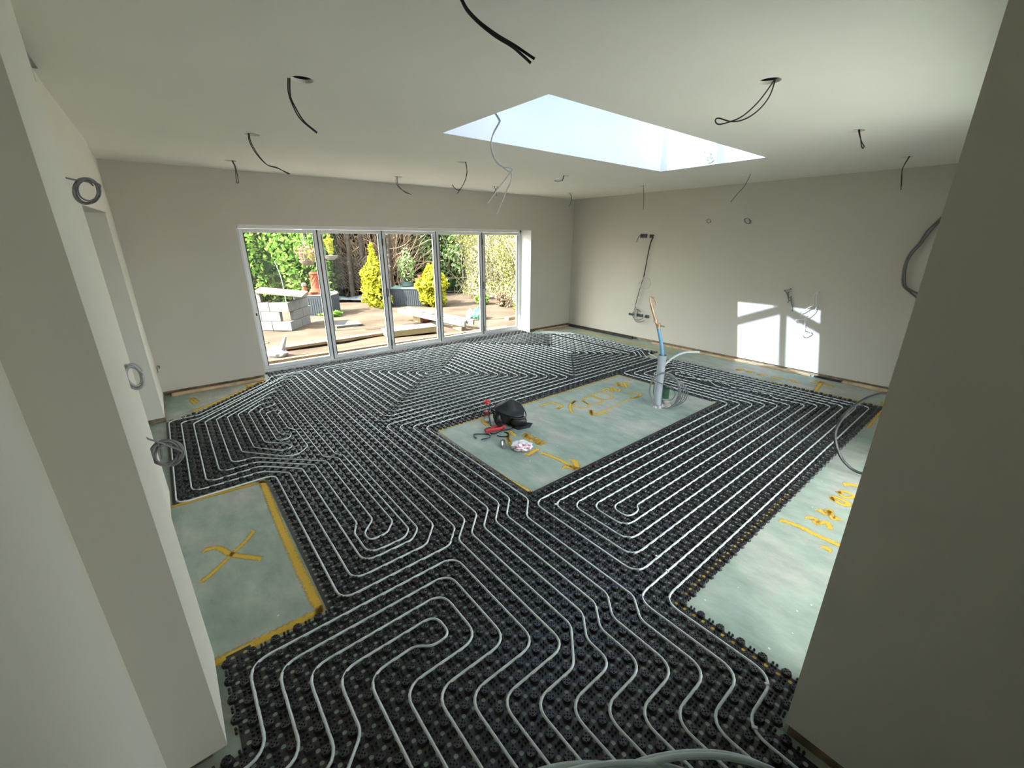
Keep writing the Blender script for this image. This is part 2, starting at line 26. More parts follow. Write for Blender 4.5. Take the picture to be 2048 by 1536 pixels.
PAINT = {"dim3000":[[[[3.162,3.33,0.0],[3.206,3.335,0.0],[3.322,3.321,0.0],[3.354,3.254,-0.0],[3.359,3.17,-0.0],[3.274,3.142,0.0]],0.045],[[[3.274,3.142,0.0],[3.255,3.139,-0.0]],0.04],[[[3.598,3.179,0.0],[3.458,3.129,0.0],[3.352,3.021,0.0],[3.306,2.948,0.0]],0.045],[[[3.598,3.179,0.0],[3.66,3.108,-0.0],[3.637,3.003,0.0],[3.574,2.956,0.0],[3.489,2.986,0.0],[3.472,3.078,0.0],[3.527,3.154,0.0],[3.598,3.179,0.0]],0.03],[[[3.802,3.185,0.0],[3.697,3.141,0.0],[3.651,3.053,0.0],[3.678,2.97,0.0],[3.788,2.942,-0.0],[3.878,2.993,0.0],[3.902,3.082,0.0],[3.885,3.162,0.0],[3.802,3.185,0.0]],0.03],[[[4.039,3.196,0.0],[3.949,3.2,-0.0],[3.877,3.124,0.0],[3.896,3.0,0.0],[3.997,2.961,0.0],[4.085,2.999,-0.0],[4.118,3.086,0.0],[4.112,3.16,0.0],[4.039,3.196,0.0]],0.03],[[[4.161,3.216,0.0],[4.271,3.224,-0.0],[4.215,3.1,-0.0],[4.343,3.215,0.0],[4.289,3.063,0.0],[4.365,3.098,0.0]],0.05],[[[4.513,3.282,0.0],[4.466,3.165,0.0],[4.568,3.291,0.0],[4.494,3.092,0.0],[4.641,3.232,0.0],[4.635,3.131,0.0]],0.05]],"arrow3000":[[[[3.43,2.774,0.0],[3.663,2.768,0.0],[3.891,2.776,0.0],[4.148,2.795,0.0],[4.352,2.782,-0.0]],0.025],[[[4.297,2.917,0.0],[4.41,2.894,0.0],[4.407,2.805,0.0],[4.27,2.782,-0.0],[4.209,2.81,0.0]],0.045],[[[3.516,2.869,0.0],[3.452,2.792,0.0],[3.428,2.758,0.0],[3.509,2.728,0.0],[3.623,2.708,-0.0]],0.045],[[[3.529,2.858,0.0],[3.432,2.79,0.0]],0.05]],"dimshort":[[[[2.485,2.845,0.0],[2.552,2.862,-0.0],[2.465,2.792,0.0],[2.531,2.78,0.0],[2.481,2.724,0.0],[2.547,2.725,-0.0]],0.06],[[[2.496,2.698,0.0],[2.54,2.676,0.0],[2.484,2.642,0.0],[2.556,2.623,0.0],[2.484,2.615,-0.0]],0.06],[[[2.45,3.019,0.0],[2.429,2.963,0.0],[2.431,2.918,0.0]],0.05],[[[2.356,2.95,-0.0],[2.31,2.877,0.0],[2.249,2.743,0.0]],0.04],[[[2.413,2.99,-0.0],[2.35,2.927,0.0],[2.312,2.849,0.0]],0.04]],"arrowshort":[[[[2.389,2.48,0.0],[2.403,2.41,0.0],[2.422,2.268,0.0],[2.417,2.099,0.0]],0.05],[[[2.375,2.175,0.0],[2.409,2.126,0.0],[2.424,2.072,0.0]],0.07],[[[2.516,2.202,0.0],[2.485,2.15,0.0],[2.433,2.086,0.0]],0.07],[[[2.403,2.555,0.0],[2.336,2.548,0.0],[2.258,2.528,0.0]],0.055]],"spot":[[[[2.408,3.433,0.0],[2.367,3.367,0.0],[2.363,3.29,0.0]],0.06]],"cross":[[[[0.134,2.907,0.0],[0.066,2.819,0.0],[-0.01,2.748,0.0],[-0.091,2.663,0.0],[-0.173,2.595,0.0]],0.035],[[[-0.133,2.898,0.0],[-0.071,2.868,0.0],[-0.018,2.755,-0.0],[0.046,2.673,0.0],[0.118,2.595,0.0]],0.045]],"cutedge":[[[[-0.279,3.602,0.0],[-0.176,3.597,0.0],[0.012,3.587,0.0],[0.305,3.558,0.0]],0.05],[[[0.298,3.563,0.0],[0.285,2.869,0.0],[0.284,2.336,0.0],[0.293,1.956,0.0]],0.06],[[[0.293,1.956,0.0],[0.1,1.959,0.0],[-0.051,1.964,0.0],[-0.168,1.962,0.0]],0.06]],"islededge":[[[[1.865,3.491,0.0],[1.841,2.935,0.0],[1.854,2.422,0.0],[1.884,2.068,0.0]],0.05],[[[1.884,3.505,-0.0],[2.678,3.488,0.0],[3.644,3.482,0.0],[4.839,3.474,0.0]],0.028],[[[4.839,3.474,0.0],[4.876,2.75,0.0],[4.884,2.07,0.0]],0.02]],"diagedge":[[[[-0.022,5.725,0.0],[0.192,5.871,0.0],[0.423,6.081,0.0],[0.805,6.436,-0.0]],0.07],[[[0.62,6.368,0.0],[0.635,6.201,0.0],[0.755,6.393,0.0]],0.09]],"diagcross":[[[[-0.049,6.252,0.0],[-0.004,6.228,-0.0],[0.013,6.125,0.0],[0.032,6.047,0.0]],0.05],[[[-0.004,6.216,0.0],[-0.021,6.128,-0.0],[0.006,6.006,0.0]],0.05]],"dim600":[[[[6.461,2.519,0.0],[6.565,2.5,0.0],[6.536,2.459,0.0],[6.448,2.478,0.0],[6.461,2.519,0.0]],0.05],[[[6.476,2.38,0.0],[6.534,2.345,0.0],[6.516,2.297,0.0],[6.451,2.325,0.0],[6.476,2.38,0.0]],0.05],[[[6.46,2.22,0.0],[6.52,2.19,0.0],[6.514,2.128,0.0],[6.435,2.157,0.0],[6.46,2.22,0.0]],0.05],[[[6.467,2.026,0.0],[6.521,1.982,-0.0],[6.513,1.903,-0.0]],0.07],[[[6.483,1.844,0.0],[6.557,1.795,0.0],[6.486,1.76,0.0],[6.487,1.689,0.0]],0.06]],"arrow600":[[[[6.28,1.445,0.0],[6.591,1.489,0.0],[6.791,1.512,0.0]],0.06],[[[6.637,1.583,0.0],[6.766,1.516,0.0],[6.735,1.451,0.0],[6.653,1.362,-0.0]],0.06]],"rightedge":[[[[6.754,5.937,0.0],[6.691,4.723,0.0],[6.63,3.926,0.0]],0.06],[[[6.186,2.794,0.0],[6.223,2.229,0.0],[6.27,1.615,0.0],[6.306,0.768,0.0]],0.04],[[[6.191,0.742,0.0],[5.398,0.72,0.0]],0.03],[[[6.481,0.749,-0.0],[6.218,0.72,0.0]],0.13]],"stripmarks":[[[[6.703,4.783,0.0],[6.634,4.65,0.0],[6.641,4.522,0.0],[6.687,4.425,0.0]],0.03],[[[6.576,3.737,0.0],[6.743,3.758,0.0],[6.903,3.818,0.0],[6.846,3.728,0.0]],0.03],[[[6.242,3.856,0.0],[6.255,3.796,0.0],[6.3,3.735,0.0]],0.05]],"dimright":[[[[3.922,0.556,0.0],[3.955,0.51,0.0],[3.97,0.46,0.0]],0.06],[[[3.742,0.553,-0.0],[3.797,0.526,0.0],[3.768,0.46,0.0],[3.696,0.502,0.0],[3.742,0.553,-0.0]],0.04],[[[3.6,0.562,0.0],[3.647,0.542,0.0],[3.623,0.459,0.0],[3.572,0.484,0.0],[3.6,0.562,0.0]],0.05],[[[3.361,0.575,-0.0],[3.345,0.526,0.0],[3.42,0.527,0.0],[3.323,0.483,-0.0],[3.351,0.46,0.0]],0.05],[[[3.194,0.603,0.0],[3.219,0.553,0.0],[3.166,0.538,0.0],[3.235,0.496,0.0],[3.184,0.459,0.0]],0.045]],"arrowright":[[[[3.02,0.701,0.0],[3.039,0.599,0.0],[3.028,0.498,0.0],[3.029,0.356,-0.0]],0.05],[[[2.931,0.425,-0.0],[2.929,0.397,0.0]],0.05]],"mutededge":[[[[1.8,0.8,0],[1.79,0.5,0],[1.78,0.1,0]],0.05],[[[1.9,0.79,0],[2.6,0.785,0],[3.4,0.79,0]],0.03]]}


# ------------------------------------------------------------------ camera, sky, sun, exposure
cd = bpy.data.cameras.new('camera'); cam = bpy.data.objects.new('camera', cd); C.objects.link(cam)
_r, _u, _w = Vector(CAM['r']), Vector(CAM['u']), Vector(CAM['w'])
M = Matrix((_r, _u, -_w)).transposed().to_4x4(); M.translation = (0, 0, CAM['h'])
cam.matrix_world = M
cd.sensor_width = 36.0; cd.sensor_fit = 'HORIZONTAL'
cd.lens = 36.0 * CAM['f'] / 2048
cd.shift_x = -(CAM['cx'] - 1024) / 2048; cd.shift_y = (CAM['cy'] - 768) / 2048
cd.clip_start = 0.02; cd.clip_end = 200
sc.camera = cam

sc.view_settings.view_transform = 'Standard'; sc.view_settings.look = 'None'
sc.view_settings.gamma = 1.0; sc.view_settings.use_curve_mapping = False
sc.view_settings.exposure = EXPO = 4.25
sc.cycles.use_denoising = True
sc.cycles.max_bounces = 14; sc.cycles.diffuse_bounces = 10; sc.cycles.glossy_bounces = 4
sc.cycles.transparent_max_bounces = 24; sc.cycles.transmission_bounces = 8
sc.cycles.sample_clamp_indirect = 6.0
sc.cycles.caustics_reflective = False; sc.cycles.caustics_refractive = False

W = bpy.data.worlds.new('sky'); sc.world = W; W.use_nodes = True
wn, wl = W.node_tree.nodes, W.node_tree.links
bg = wn['Background']
sky = wn.new('ShaderNodeTexSky'); sky.sky_type = 'NISHITA'; sky.sun_disc = False
SUN_DIR = Vector((1.0, -0.140, -0.877)).normalized()       # the way the sunlight travels
sky.sun_elevation = math.asin(-SUN_DIR.z)
sky.sun_rotation = math.atan2(-SUN_DIR.x, -SUN_DIR.y)
sky.air_density = 1.0; sky.dust_density = 2.5; sky.ozone_density = 1.0
hsv = wn.new('ShaderNodeHueSaturation'); hsv.inputs['Saturation'].default_value = 0.62
wl.new(sky.outputs[0], hsv.inputs['Color'])
hz = wn.new('ShaderNodeMix'); hz.data_type = 'RGBA'; hz.inputs['Factor'].default_value = .8      # thin bright haze over the blue
hz.inputs['B'].default_value = (.84, .82, .775, 1); wl.new(hsv.outputs[0], hz.inputs['A']); wl.new(hz.outputs['Result'], bg.inputs['Color'])
bg.inputs['Strength'].default_value = SKY_STRENGTH = 0.60

sl = bpy.data.lights.new('sun', 'SUN'); sun = bpy.data.objects.new('sun', sl); C.objects.link(sun)
sun.rotation_euler = SUN_DIR.to_track_quat('-Z', 'Y').to_euler()
sl.energy = SUN_ENERGY = 3.2; sl.angle = math.radians(0.53); sl.color = (1.0, 0.93, 0.82)

# ------------------------------------------------------------------ helpers
def link_mesh(name, me, m, parent=None):
    o = bpy.data.objects.new(name, me); C.objects.link(o)
    if m is not None: me.materials.append(m)
    if parent is not None: o.parent = parent
    return o

class MB:
    """collects shapes, builds ONE mesh object"""
    def __init__(s): s.v = []; s.f = []; s.uv = None
    def add(s, v, f):
        n = len(s.v); s.v += [tuple(p) for p in v]; s.f += [tuple(i + n for i in q) for q in f]; return s
    def box(s, c, d, rz=0.0, R=None, bev=0.0):
        hx, hy, hz = d[0]/2, d[1]/2, d[2]/2
        R = R or Matrix.Rotation(rz, 3, 'Z')
        if bev <= 0:
            vs = [R @ Vector((x, y, z)) + Vector(c) for x in (-hx, hx) for y in (-hy, hy) for z in (-hz, hz)]
            return s.add(vs, [(0,1,3,2),(4,6,7,5),(0,4,5,1),(2,3,7,6),(0,2,6,4),(1,5,7,3)])
        bm = bmesh.new(); bmesh.ops.create_cube(bm, size=1)
        for v in bm.verts: v.co = Vector((v.co.x*d[0], v.co.y*d[1], v.co.z*d[2]))
        bmesh.ops.bevel(bm, geom=list(bm.edges), offset=min(bev, min(d)*.45), segments=2, affect='EDGES', profile=.6)
        bm.verts.index_update()
        vs = [R @ v.co + Vector(c) for v in bm.verts]; fs = [tuple(v.index for v in f.verts) for f in bm.faces]
        bm.free(); return s.add(vs, fs)
    def quad(s, a, b, c, d): return s.add([a, b, c, d], [(0, 1, 2, 3)])
    def tube(s, pts, r, n=8, cap=True, r2=None):
        pts = [Vector(p) for p in pts]
        P = [pts[0]]
        for p in pts[1:]:
            if (p - P[-1]).length > 1e-5: P.append(p)
        if len(P) < 2: return s
        T = [(P[min(i+1, len(P)-1)] - P[max(i-1, 0)]).normalized() for i in range(len(P))]
        a = Vector((0, 0, 1)) if abs(T[0].z) < .9 else Vector((1, 0, 0))
        N = (a - T[0] * a.dot(T[0])).normalized()
        vs, fs = [], []
        for i, p in enumerate(P):
            if i: 
                N = N - T[i] * N.dot(T[i])
                N = N.normalized() if N.length > 1e-6 else T[i].orthogonal().normalized()
            B = T[i].cross(N)
            rr = r if r2 is None else r + (r2 - r) * i / (len(P) - 1)
            if callable(r): rr = r(i / (len(P) - 1))
            for k in range(n):
                t = 2 * PI * k / n; vs.append(p + N * (rr * math.cos(t)) + B * (rr * math.sin(t)))
        for i in range(len(P) - 1):
            for k in range(n):
                k2 = (k + 1) % n
                fs.append((i*n + k, i*n + k2, (i+1)*n + k2, (i+1)*n + k))
        if cap: fs += [tuple(range(n))[::-1], tuple((len(P)-1)*n + k for k in range(n))]
        return s.add(vs, fs)
    def lathe(s, prof, c=(0, 0, 0), n=24, R=None, cap=True):
        R = R or Matrix.Identity(3); c = Vector(c); vs = []; fs = []
        for (r, z) in prof:
            for k in range(n):
                t = 2*PI*k/n; vs.append(R @ Vector((r*math.cos(t), r*math.sin(t), z)) + c)
        for i in range(len(prof)-1):
            for k in range(n):
                k2 = (k+1) % n; fs.append((i*n+k, i*n+k2, (i+1)*n+k2, (i+1)*n+k))
        if cap: fs += [tuple(range(n))[::-1], tuple((len(prof)-1)*n+k for k in range(n))]
        return s.add(vs, fs)
    def build(s, name, m, parent=None, smooth=False):
        me = bpy.data.meshes.new(name); me.from_pydata(s.v, [], s.f); me.validate(); me.update()
        if smooth:
            me.shade_smooth()
            try: me.set_sharp_from_angle(angle=math.radians(45))
            except Exception: pass
        return link_mesh(name, me, m, parent)

def tag(o, label=None, cat=None, group=None, kind=None):
    if label: o['label'] = label
    if cat: o['category'] = cat
    if group: o['group'] = group
    if kind: o['kind'] = kind
    return o
def empty(name, loc=(0, 0, 0), rz=0.0):
    o = bpy.data.objects.new(name, None); C.objects.link(o); o.location = loc; o.rotation_euler = (0, 0, rz)
    o.empty_display_size = .05; return o
def struct(o): o['kind'] = 'structure'; return o

def smooth_path(P, sub=6):
    """Catmull-Rom through 3D points"""
    P = [Vector(p) for p in P]
    if len(P) < 3: return P
    Q = [P[0]*2 - P[1]] + P + [P[-1]*2 - P[-2]]; out = []
    for i in range(1, len(Q)-2):
        p0, p1, p2, p3 = Q[i-1:i+3]
        for k in range(sub):
            t = k/sub
            out.append(.5*((2*p1) + (p2-p0)*t + (2*p0-5*p1+4*p2-p3)*t*t + (3*p1-p0-3*p2+p3)*t**3))
    out.append(P[-1]); return out

def fillet(P, R=.1, seg=6):
    """round the corners of a 2D polyline"""
    P = [Vector(p) for p in P]; out = [P[0]]
    for i in range(1, len(P)-1):
        a, b, c = P[i-1], P[i], P[i+1]; u = a-b; v = c-b; lu, lv = u.length, v.length
        if lu < 1e-6 or lv < 1e-6: continue
        u /= lu; v /= lv; ang = u.angle(v)
        if ang > PI - .03: out.append(b); continue
        d = min(R/math.tan(ang/2), lu*.49 if i > 1 else lu*.95, lv*.49 if i < len(P)-2 else lv*.95)
        s, e = b+u*d, b+v*d
        for k in range(seg+1):
            t = k/seg; out.append(s*(1-t)**2 + b*2*t*(1-t) + e*t*t)
    out.append(P[-1]); return out

# ------------------------------------------------------------------ materials
def nodes_of(m): return m.node_tree.nodes, m.node_tree.links
def mat(name, col, rough=.6, var=.0, scale=8., bump=.0, bscale=60., metal=0., spec=.5, col2=None, detail=4., coord='Object', sheen=0.):
    m = bpy.data.materials.new(name); m.use_nodes = True; N, L = nodes_of(m); b = N['Principled BSDF']
    b.inputs['Base Color'].default_value = (*col, 1); b.inputs['Roughness'].default_value = rough
    b.inputs['Metallic'].default_value = metal; b.inputs['Specular IOR Level'].default_value = spec
    tc = N.new('ShaderNodeTexCoord')
    nz = N.new('ShaderNodeTexNoise'); nz.inputs['Scale'].default_value = scale; nz.inputs['Detail'].default_value = detail
    L.new(tc.outputs[coord], nz.inputs['Vector'])
    rp = N.new('ShaderNodeValToRGB'); rp.color_ramp.elements[0].position = .32; rp.color_ramp.elements[1].position = .68
    c2 = col2 if col2 else tuple(min(1, c*(1+var)) for c in col); c1 = col if col2 else tuple(c*(1-var) for c in col)
    rp.color_ramp.elements[0].color = (*c1, 1); rp.color_ramp.elements[1].color = (*c2, 1)
    L.new(nz.outputs['Fac'], rp.inputs['Fac']); L.new(rp.outputs['Color'], b.inputs['Base Color'])
    if bump > 0:
        n2 = N.new('ShaderNodeTexNoise'); n2.inputs['Scale'].default_value = bscale; n2.inputs['Detail'].default_value = 6
        L.new(tc.outputs[coord], n2.inputs['Vector'])
        bp = N.new('ShaderNodeBump'); bp.inputs['Strength'].default_value = bump; bp.inputs['Distance'].default_value = .01
        L.new(n2.outputs['Fac'], bp.inputs['Height']); L.new(bp.outputs['Normal'], b.inputs['Normal'])
    return m

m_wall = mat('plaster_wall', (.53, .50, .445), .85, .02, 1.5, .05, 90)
m_wall_lightened = mat('lightened_plaster_wall', (.76, .735, .655), .85, .02, 1.5, .05, 90)  # same wall plaster, lightened to imitate stronger daylight on these walls
m_ceil = mat('plaster_ceiling', (.88, .855, .79), .85, .02, 1.2, .05, 90)
m_white = mat('white_plaster', (.80, .81, .82), .8, .02, 2)
m_mat = mat('black_castellated_plastic', (.026, .026, .028), .40, .25, 40, spec=.55)
m_pipe = mat('pale_grey_pipe', (.62, .68, .68), .35, .05, 30, spec=.5)
m_coilpipe = mat('pale_pipe_coil', (.60, .70, .70), .4, .05, 20)
m_frame = mat('white_door_frame', (.66, .68, .70), .4, .02, 5)
m_gasket = mat('black_gasket', (.02, .02, .022), .6, .1, 20)
m_blackcable = mat('black_cable', (.02, .02, .018), .45, .2, 60)
m_greycable = mat('grey_cable', (.16, .16, .165), .45, .15, 60)
m_lightcable = mat('light_grey_cable', (.42, .43, .45), .45, .08, 60)
m_whitecable = mat('white_cable', (.70, .71, .72), .45, .05, 60)
m_dark = mat('dark_void_and_batten', (.03, .028, .025), .9, .3, 10)
m_brown = mat('raw_wall_base', (.22, .16, .11), .9, .4, 14, .3, 50)
m_batten = mat('timber_batten', (.52, .38, .22), .75, .25, 9, .15, 60)
m_conduit = mat('grey_plastic_duct', (.33, .37, .41), .45, .05, 12)
m_blue = mat('blue_water_pipe', (.16, .36, .60), .4, .06, 14)
m_copper = mat('dull_copper', (.55, .36, .24), .45, .2, 20, metal=.6)
m_brass = mat('dull_brass', (.38, .30, .18), .5, .2, 30, metal=.6)
m_green = mat('dark_green_plastic', (.03, .10, .06), .5, .2, 20)
m_stone = mat('cement_lump', (.45, .43, .40), .9, .25, 25, .4, 60, spec=.0)
m_red = mat('red_plastic', (.42, .02, .03), .38, .08, 20)
m_fabric = mat('black_bag_fabric', (.006, .006, .0075), .42, .3, 18, .3, 120)
m_steel = mat('steel', (.45, .45, .45), .28, .1, 30, metal=.9)
m_socket = mat('green_grey_back_box', (.10, .13, .13), .5, .5, 60)
m_block = mat('grey_concrete_block', (.135, .132, .128), .95, .10, 14, .35, 45, spec=.0)
m_rattan = mat('grey_storage_box', (0.042, 0.048, 0.057), .7, .15, 20, spec=.0)
m_teal = mat('teal_grey_lid', (0.101, 0.143, 0.143), .5, .06, 12, spec=.0)
m_terra = mat('terracotta', (0.185, 0.055, 0.032), .75, .15, 14, .1, 40, spec=.0)
m_ply = mat('plywood', (.21, .165, .10), .75, .12, 5, .05, 40, spec=.0)
m_timber = mat('pale_timber', (.19, .14, .088), .75, .18, 6, .1, 40, spec=.0)
m_insul = mat('cream_insulation_board', (.24, .20, .115), .7, .06, 8, spec=.0)
m_foil = mat('white_board_face', (.26, .255, .225), .6, .04, 6, spec=.0)
m_bag = mat('white_plastic_bag', (.22, .225, .235), .5, .05, 10)
m_bark = mat('bark', (.045, .034, .025), .9, .4, 18, .4, 40, spec=.0)
m_twig = mat('dry_twigs', (.19, .14, .095), .85, .35, 12, spec=.0)
m_post = mat('weathered_post', (.045, .038, .032), .85, .35, 10, .2, 30, spec=.0)
m_pergola = mat('white_painted_wood', (.20, .20, .19), .6, .06, 8, spec=.0)
m_render = mat('white_garden_wall', (0.336, 0.336, 0.332), .85, .06, 3, spec=.0)
m_paving = mat('dark_slab', (0.071, 0.071, 0.071), .85, .15, 9, spec=.0)
m_tarp = mat('black_tarp', (.05, .055, .065), .35, .2, 8, spec=.0)
m_basket = mat('basket_liner', (0.176, 0.143, 0.118), .85, .2, 20, spec=.0)
m_alu = mat('pale_scaffold_batten', (.20, .195, .175), .6, .06, 10, spec=.0)
m_greenbag = mat('green_bag', (0.034, 0.176, 0.109), .5, .1, 12)
m_trellis = mat('pale_trellis', (.13, .115, .08), .8, .15, 16, spec=.0)
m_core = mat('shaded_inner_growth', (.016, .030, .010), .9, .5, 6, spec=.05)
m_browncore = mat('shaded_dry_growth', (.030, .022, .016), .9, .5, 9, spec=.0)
m_darkgrey = mat('dark_grey_cable', (.035, .035, .034), .45, .15, 40)
m_added_patio = mat('added_pale_patio', (.36, .35, .33), .9, .05, 3)
m_house = mat('house_render', (.60, .56, .50), .9, .08, 2)
m_roof = mat('flat_roof_felt', (.22, .22, .22), .9, .15, 6)
m_wrap = mat('crumpled_film', (.78, .74, .77), .25, .12, 40)

def mat_floor():
    m = bpy.data.materials.new('screed_floor'); m.use_nodes = True; N, L = nodes_of(m); b = N['Principled BSDF']
    tc = N.new('ShaderNodeTexCoord')
    a = N.new('ShaderNodeTexNoise'); a.inputs['Scale'].default_value = 1.3; a.inputs['Detail'].default_value = 5; a.inputs['Distortion'].default_value = .8
    L.new(tc.outputs['Object'], a.inputs['Vector'])
    r1 = N.new('ShaderNodeValToRGB'); r1.color_ramp.elements[0].position = .38; r1.color_ramp.elements[1].position = .60
    r1.color_ramp.elements[0].color = (.300, .385, .325, 1); r1.color_ramp.elements[1].color = (.430, .450, .400, 1)
    e = r1.color_ramp.elements.new(.5); e.color = (.365, .440, .375, 1)
    L.new(a.outputs['Fac'], r1.inputs['Fac'])
    n2 = N.new('ShaderNodeTexNoise'); n2.inputs['Scale'].default_value = 9; n2.inputs['Detail'].default_value = 8; n2.inputs['Roughness'].default_value = .65
    mp = N.new('ShaderNodeMapping'); mp.inputs['Scale'].default_value = (1.0, .45, 1); mp.inputs['Rotation'].default_value = (0, 0, .5)
    L.new(tc.outputs['Object'], mp.inputs['Vector']); L.new(mp.outputs['Vector'], n2.inputs['Vector'])
    r2 = N.new('ShaderNodeValToRGB'); r2.color_ramp.elements[0].position = .30; r2.color_ramp.elements[1].position = .72
    r2.color_ramp.elements[0].color = (.72, .74, .74, 1); r2.color_ramp.elements[1].color = (1.18, 1.16, 1.16, 1)
    L.new(n2.outputs['Fac'], r2.inputs['Fac'])
    mx = N.new('ShaderNodeMix'); mx.data_type = 'RGBA'; mx.blend_type = 'MULTIPLY'; mx.inputs['Factor'].default_value = 1
    L.new(r1.outputs['Color'], mx.inputs['A']); L.new(r2.outputs['Color'], mx.inputs['B'])
    # small pale plaster flecks
    v = N.new('ShaderNodeTexVoronoi'); v.inputs['Scale'].default_value = 7.5; L.new(tc.outputs['Object'], v.inputs['Vector'])
    lt = N.new('ShaderNodeMath'); lt.operation = 'LESS_THAN'; lt.inputs[1].default_value = .045; L.new(v.outputs['Distance'], lt.inputs[0])
    m2 = N.new('ShaderNodeMix'); m2.data_type = 'RGBA'; L.new(lt.outputs[0], m2.inputs['Factor'])
    L.new(mx.outputs['Result'], m2.inputs['A']); m2.inputs['B'].default_value = (.62, .68, .66, 1)
    L.new(m2.outputs['Result'], b.inputs['Base Color']); b.inputs['Roughness'].default_value = .55
    bp = N.new('ShaderNodeBump'); bp.inputs['Strength'].default_value = .12; bp.inputs['Distance'].default_value = .02
    L.new(n2.outputs['Fac'], bp.inputs['Height']); L.new(bp.outputs['Normal'], b.inputs['Normal'])
    return m
m_floor = mat_floor()

def mat_ground():
    m = mat('garden_ground', (.060, .045, .034), .95, .0, 1.1, .3, 30, col2=(.10, .08, .064), detail=8, spec=.0)
    return m
m_ground = mat_ground()

def mat_spray():
    m = bpy.data.materials.new('yellow_spray_paint'); m.use_nodes = True; N, L = nodes_of(m); b = N['Principled BSDF']
    b.inputs['Base Color'].default_value = (.74, .47, .045, 1); b.inputs['Roughness'].default_value = .7
    at = N.new('ShaderNodeAttribute'); at.attribute_name = 'across'
    ab = N.new('ShaderNodeMath'); ab.operation = 'ABSOLUTE'; L.new(at.outputs['Fac'], ab.inputs[0])
    tc = N.new('ShaderNodeTexCoord'); nz = N.new('ShaderNodeTexNoise'); nz.inputs['Scale'].default_value = 55; nz.inputs['Detail'].default_value = 6
    L.new(tc.outputs['Object'], nz.inputs['Vector'])
    mr = N.new('ShaderNodeMapRange'); mr.inputs['From Min'].default_value = 1.0; mr.inputs['From Max'].default_value = .25
    L.new(ab.outputs[0], mr.inputs['Value'])
    su = N.new('ShaderNodeMath'); su.operation = 'MULTIPLY_ADD'; L.new(nz.outputs['Fac'], su.inputs[0]); su.inputs[1].default_value = 1.3; su.inputs[2].default_value = -.55
    ad = N.new('ShaderNodeMath'); ad.operation = 'ADD'; L.new(mr.outputs[0], ad.inputs[0]); L.new(su.outputs[0], ad.inputs[1])
    mr2 = N.new('ShaderNodeMapRange'); mr2.inputs['From Min'].default_value = .25; mr2.inputs['From Max'].default_value = .95; mr2.inputs['To Max'].default_value = .92
    L.new(ad.outputs[0], mr2.inputs['Value'])
    L.new(mr2.outputs[0], b.inputs['Alpha'])
    return m
m_spray = mat_spray()

def mat_glass(name='tinted_glass', tint=(.93, .96, .95), gl=1.0):
    m = bpy.data.materials.new(name); m.use_nodes = True; N, L = nodes_of(m)
    N.remove(N['Principled BSDF']); out = N['Material Output']
    t = N.new('ShaderNodeBsdfTransparent'); t.inputs[0].default_value = (*tint, 1)
    g = N.new('ShaderNodeBsdfGlossy'); g.inputs['Roughness'].default_value = .02
    fr = N.new('ShaderNodeLayerWeight'); fr.inputs['Blend'].default_value = .5
    pw = N.new('ShaderNodeMath'); pw.operation = 'POWER'; pw.inputs[1].default_value = 5; L.new(fr.outputs['Facing'], pw.inputs[0])
    mu = N.new('ShaderNodeMath'); mu.operation = 'MULTIPLY_ADD'; mu.inputs[1].default_value = .9*gl; mu.inputs[2].default_value = .04*gl; L.new(pw.outputs[0], mu.inputs[0])
    mx = N.new('ShaderNodeMixShader'); L.new(mu.outputs[0], mx.inputs[0]); L.new(t.outputs[0], mx.inputs[1]); L.new(g.outputs[0], mx.inputs[2])
    L.new(mx.outputs[0], out.inputs['Surface']); return m
m_glass = mat_glass('tinted_glass', (.76, .78, .76), .12)  # tint added to dim the garden behind the doors, reflections weakened
m_addedwindowglass = mat_glass('added_window_glass', (.95, .96, .95))
m_roofglass = mat_glass('blue_dimming_glass', (.125, .165, .235))  # tint added to dim the daylight and turn the shaft walls blue

def mat_leaf(name, c1, c2, c3=None):
    m = bpy.data.materials.new(name); m.use_nodes = True; N, L = nodes_of(m); b = N['Principled BSDF']
    gi = N.new('ShaderNodeNewGeometry'); rp = N.new('ShaderNodeValToRGB')
    rp.color_ramp.elements[0].color = (*c1, 1); rp.color_ramp.elements[1].color = (*c2, 1)
    if c3: e = rp.color_ramp.elements.new(.5); e.color = (*c3, 1)
    L.new(gi.outputs['Random Per Island'], rp.inputs['Fac']); L.new(rp.outputs['Color'], b.inputs['Base Color'])
    b.inputs['Roughness'].default_value = .6; b.inputs['Specular IOR Level'].default_value = .0
    tr = N.new('ShaderNodeBsdfTranslucent'); L.new(rp.outputs['Color'], tr.inputs['Color'])
    mx = N.new('ShaderNodeMixShader'); mx.inputs[0].default_value = .35
    L.new(b.outputs[0], mx.inputs[1]); L.new(tr.outputs[0], mx.inputs[2]); L.new(mx.outputs[0], N['Material Output'].inputs['Surface'])
    return m
L_hedge = mat_leaf('hedge_leaf', (0.077, 0.167, 0.028), (0.260, 0.349, 0.090), (0.138, 0.274, 0.045))
L_ivy = mat_leaf('ivy_leaf', (0.077, 0.129, 0.045), (0.319, 0.381, 0.213), (0.152, 0.229, 0.090))
L_gold = mat_leaf('golden_leaf', (0.263, 0.263, 0.021), (0.420, 0.410, 0.062), (0.346, 0.346, 0.031))
L_olive = mat_leaf('olive_leaf', (0.136, 0.147, 0.043), (0.294, 0.284, 0.136), (0.200, 0.210, 0.069))
L_pink = mat_leaf('pinkish_leaf', (0.179, 0.105, 0.074), (0.315, 0.231, 0.179), (0.236, 0.179, 0.115))
L_dark = mat_leaf('dark_leaf', (0.026, 0.043, 0.016), (0.074, 0.095, 0.036))
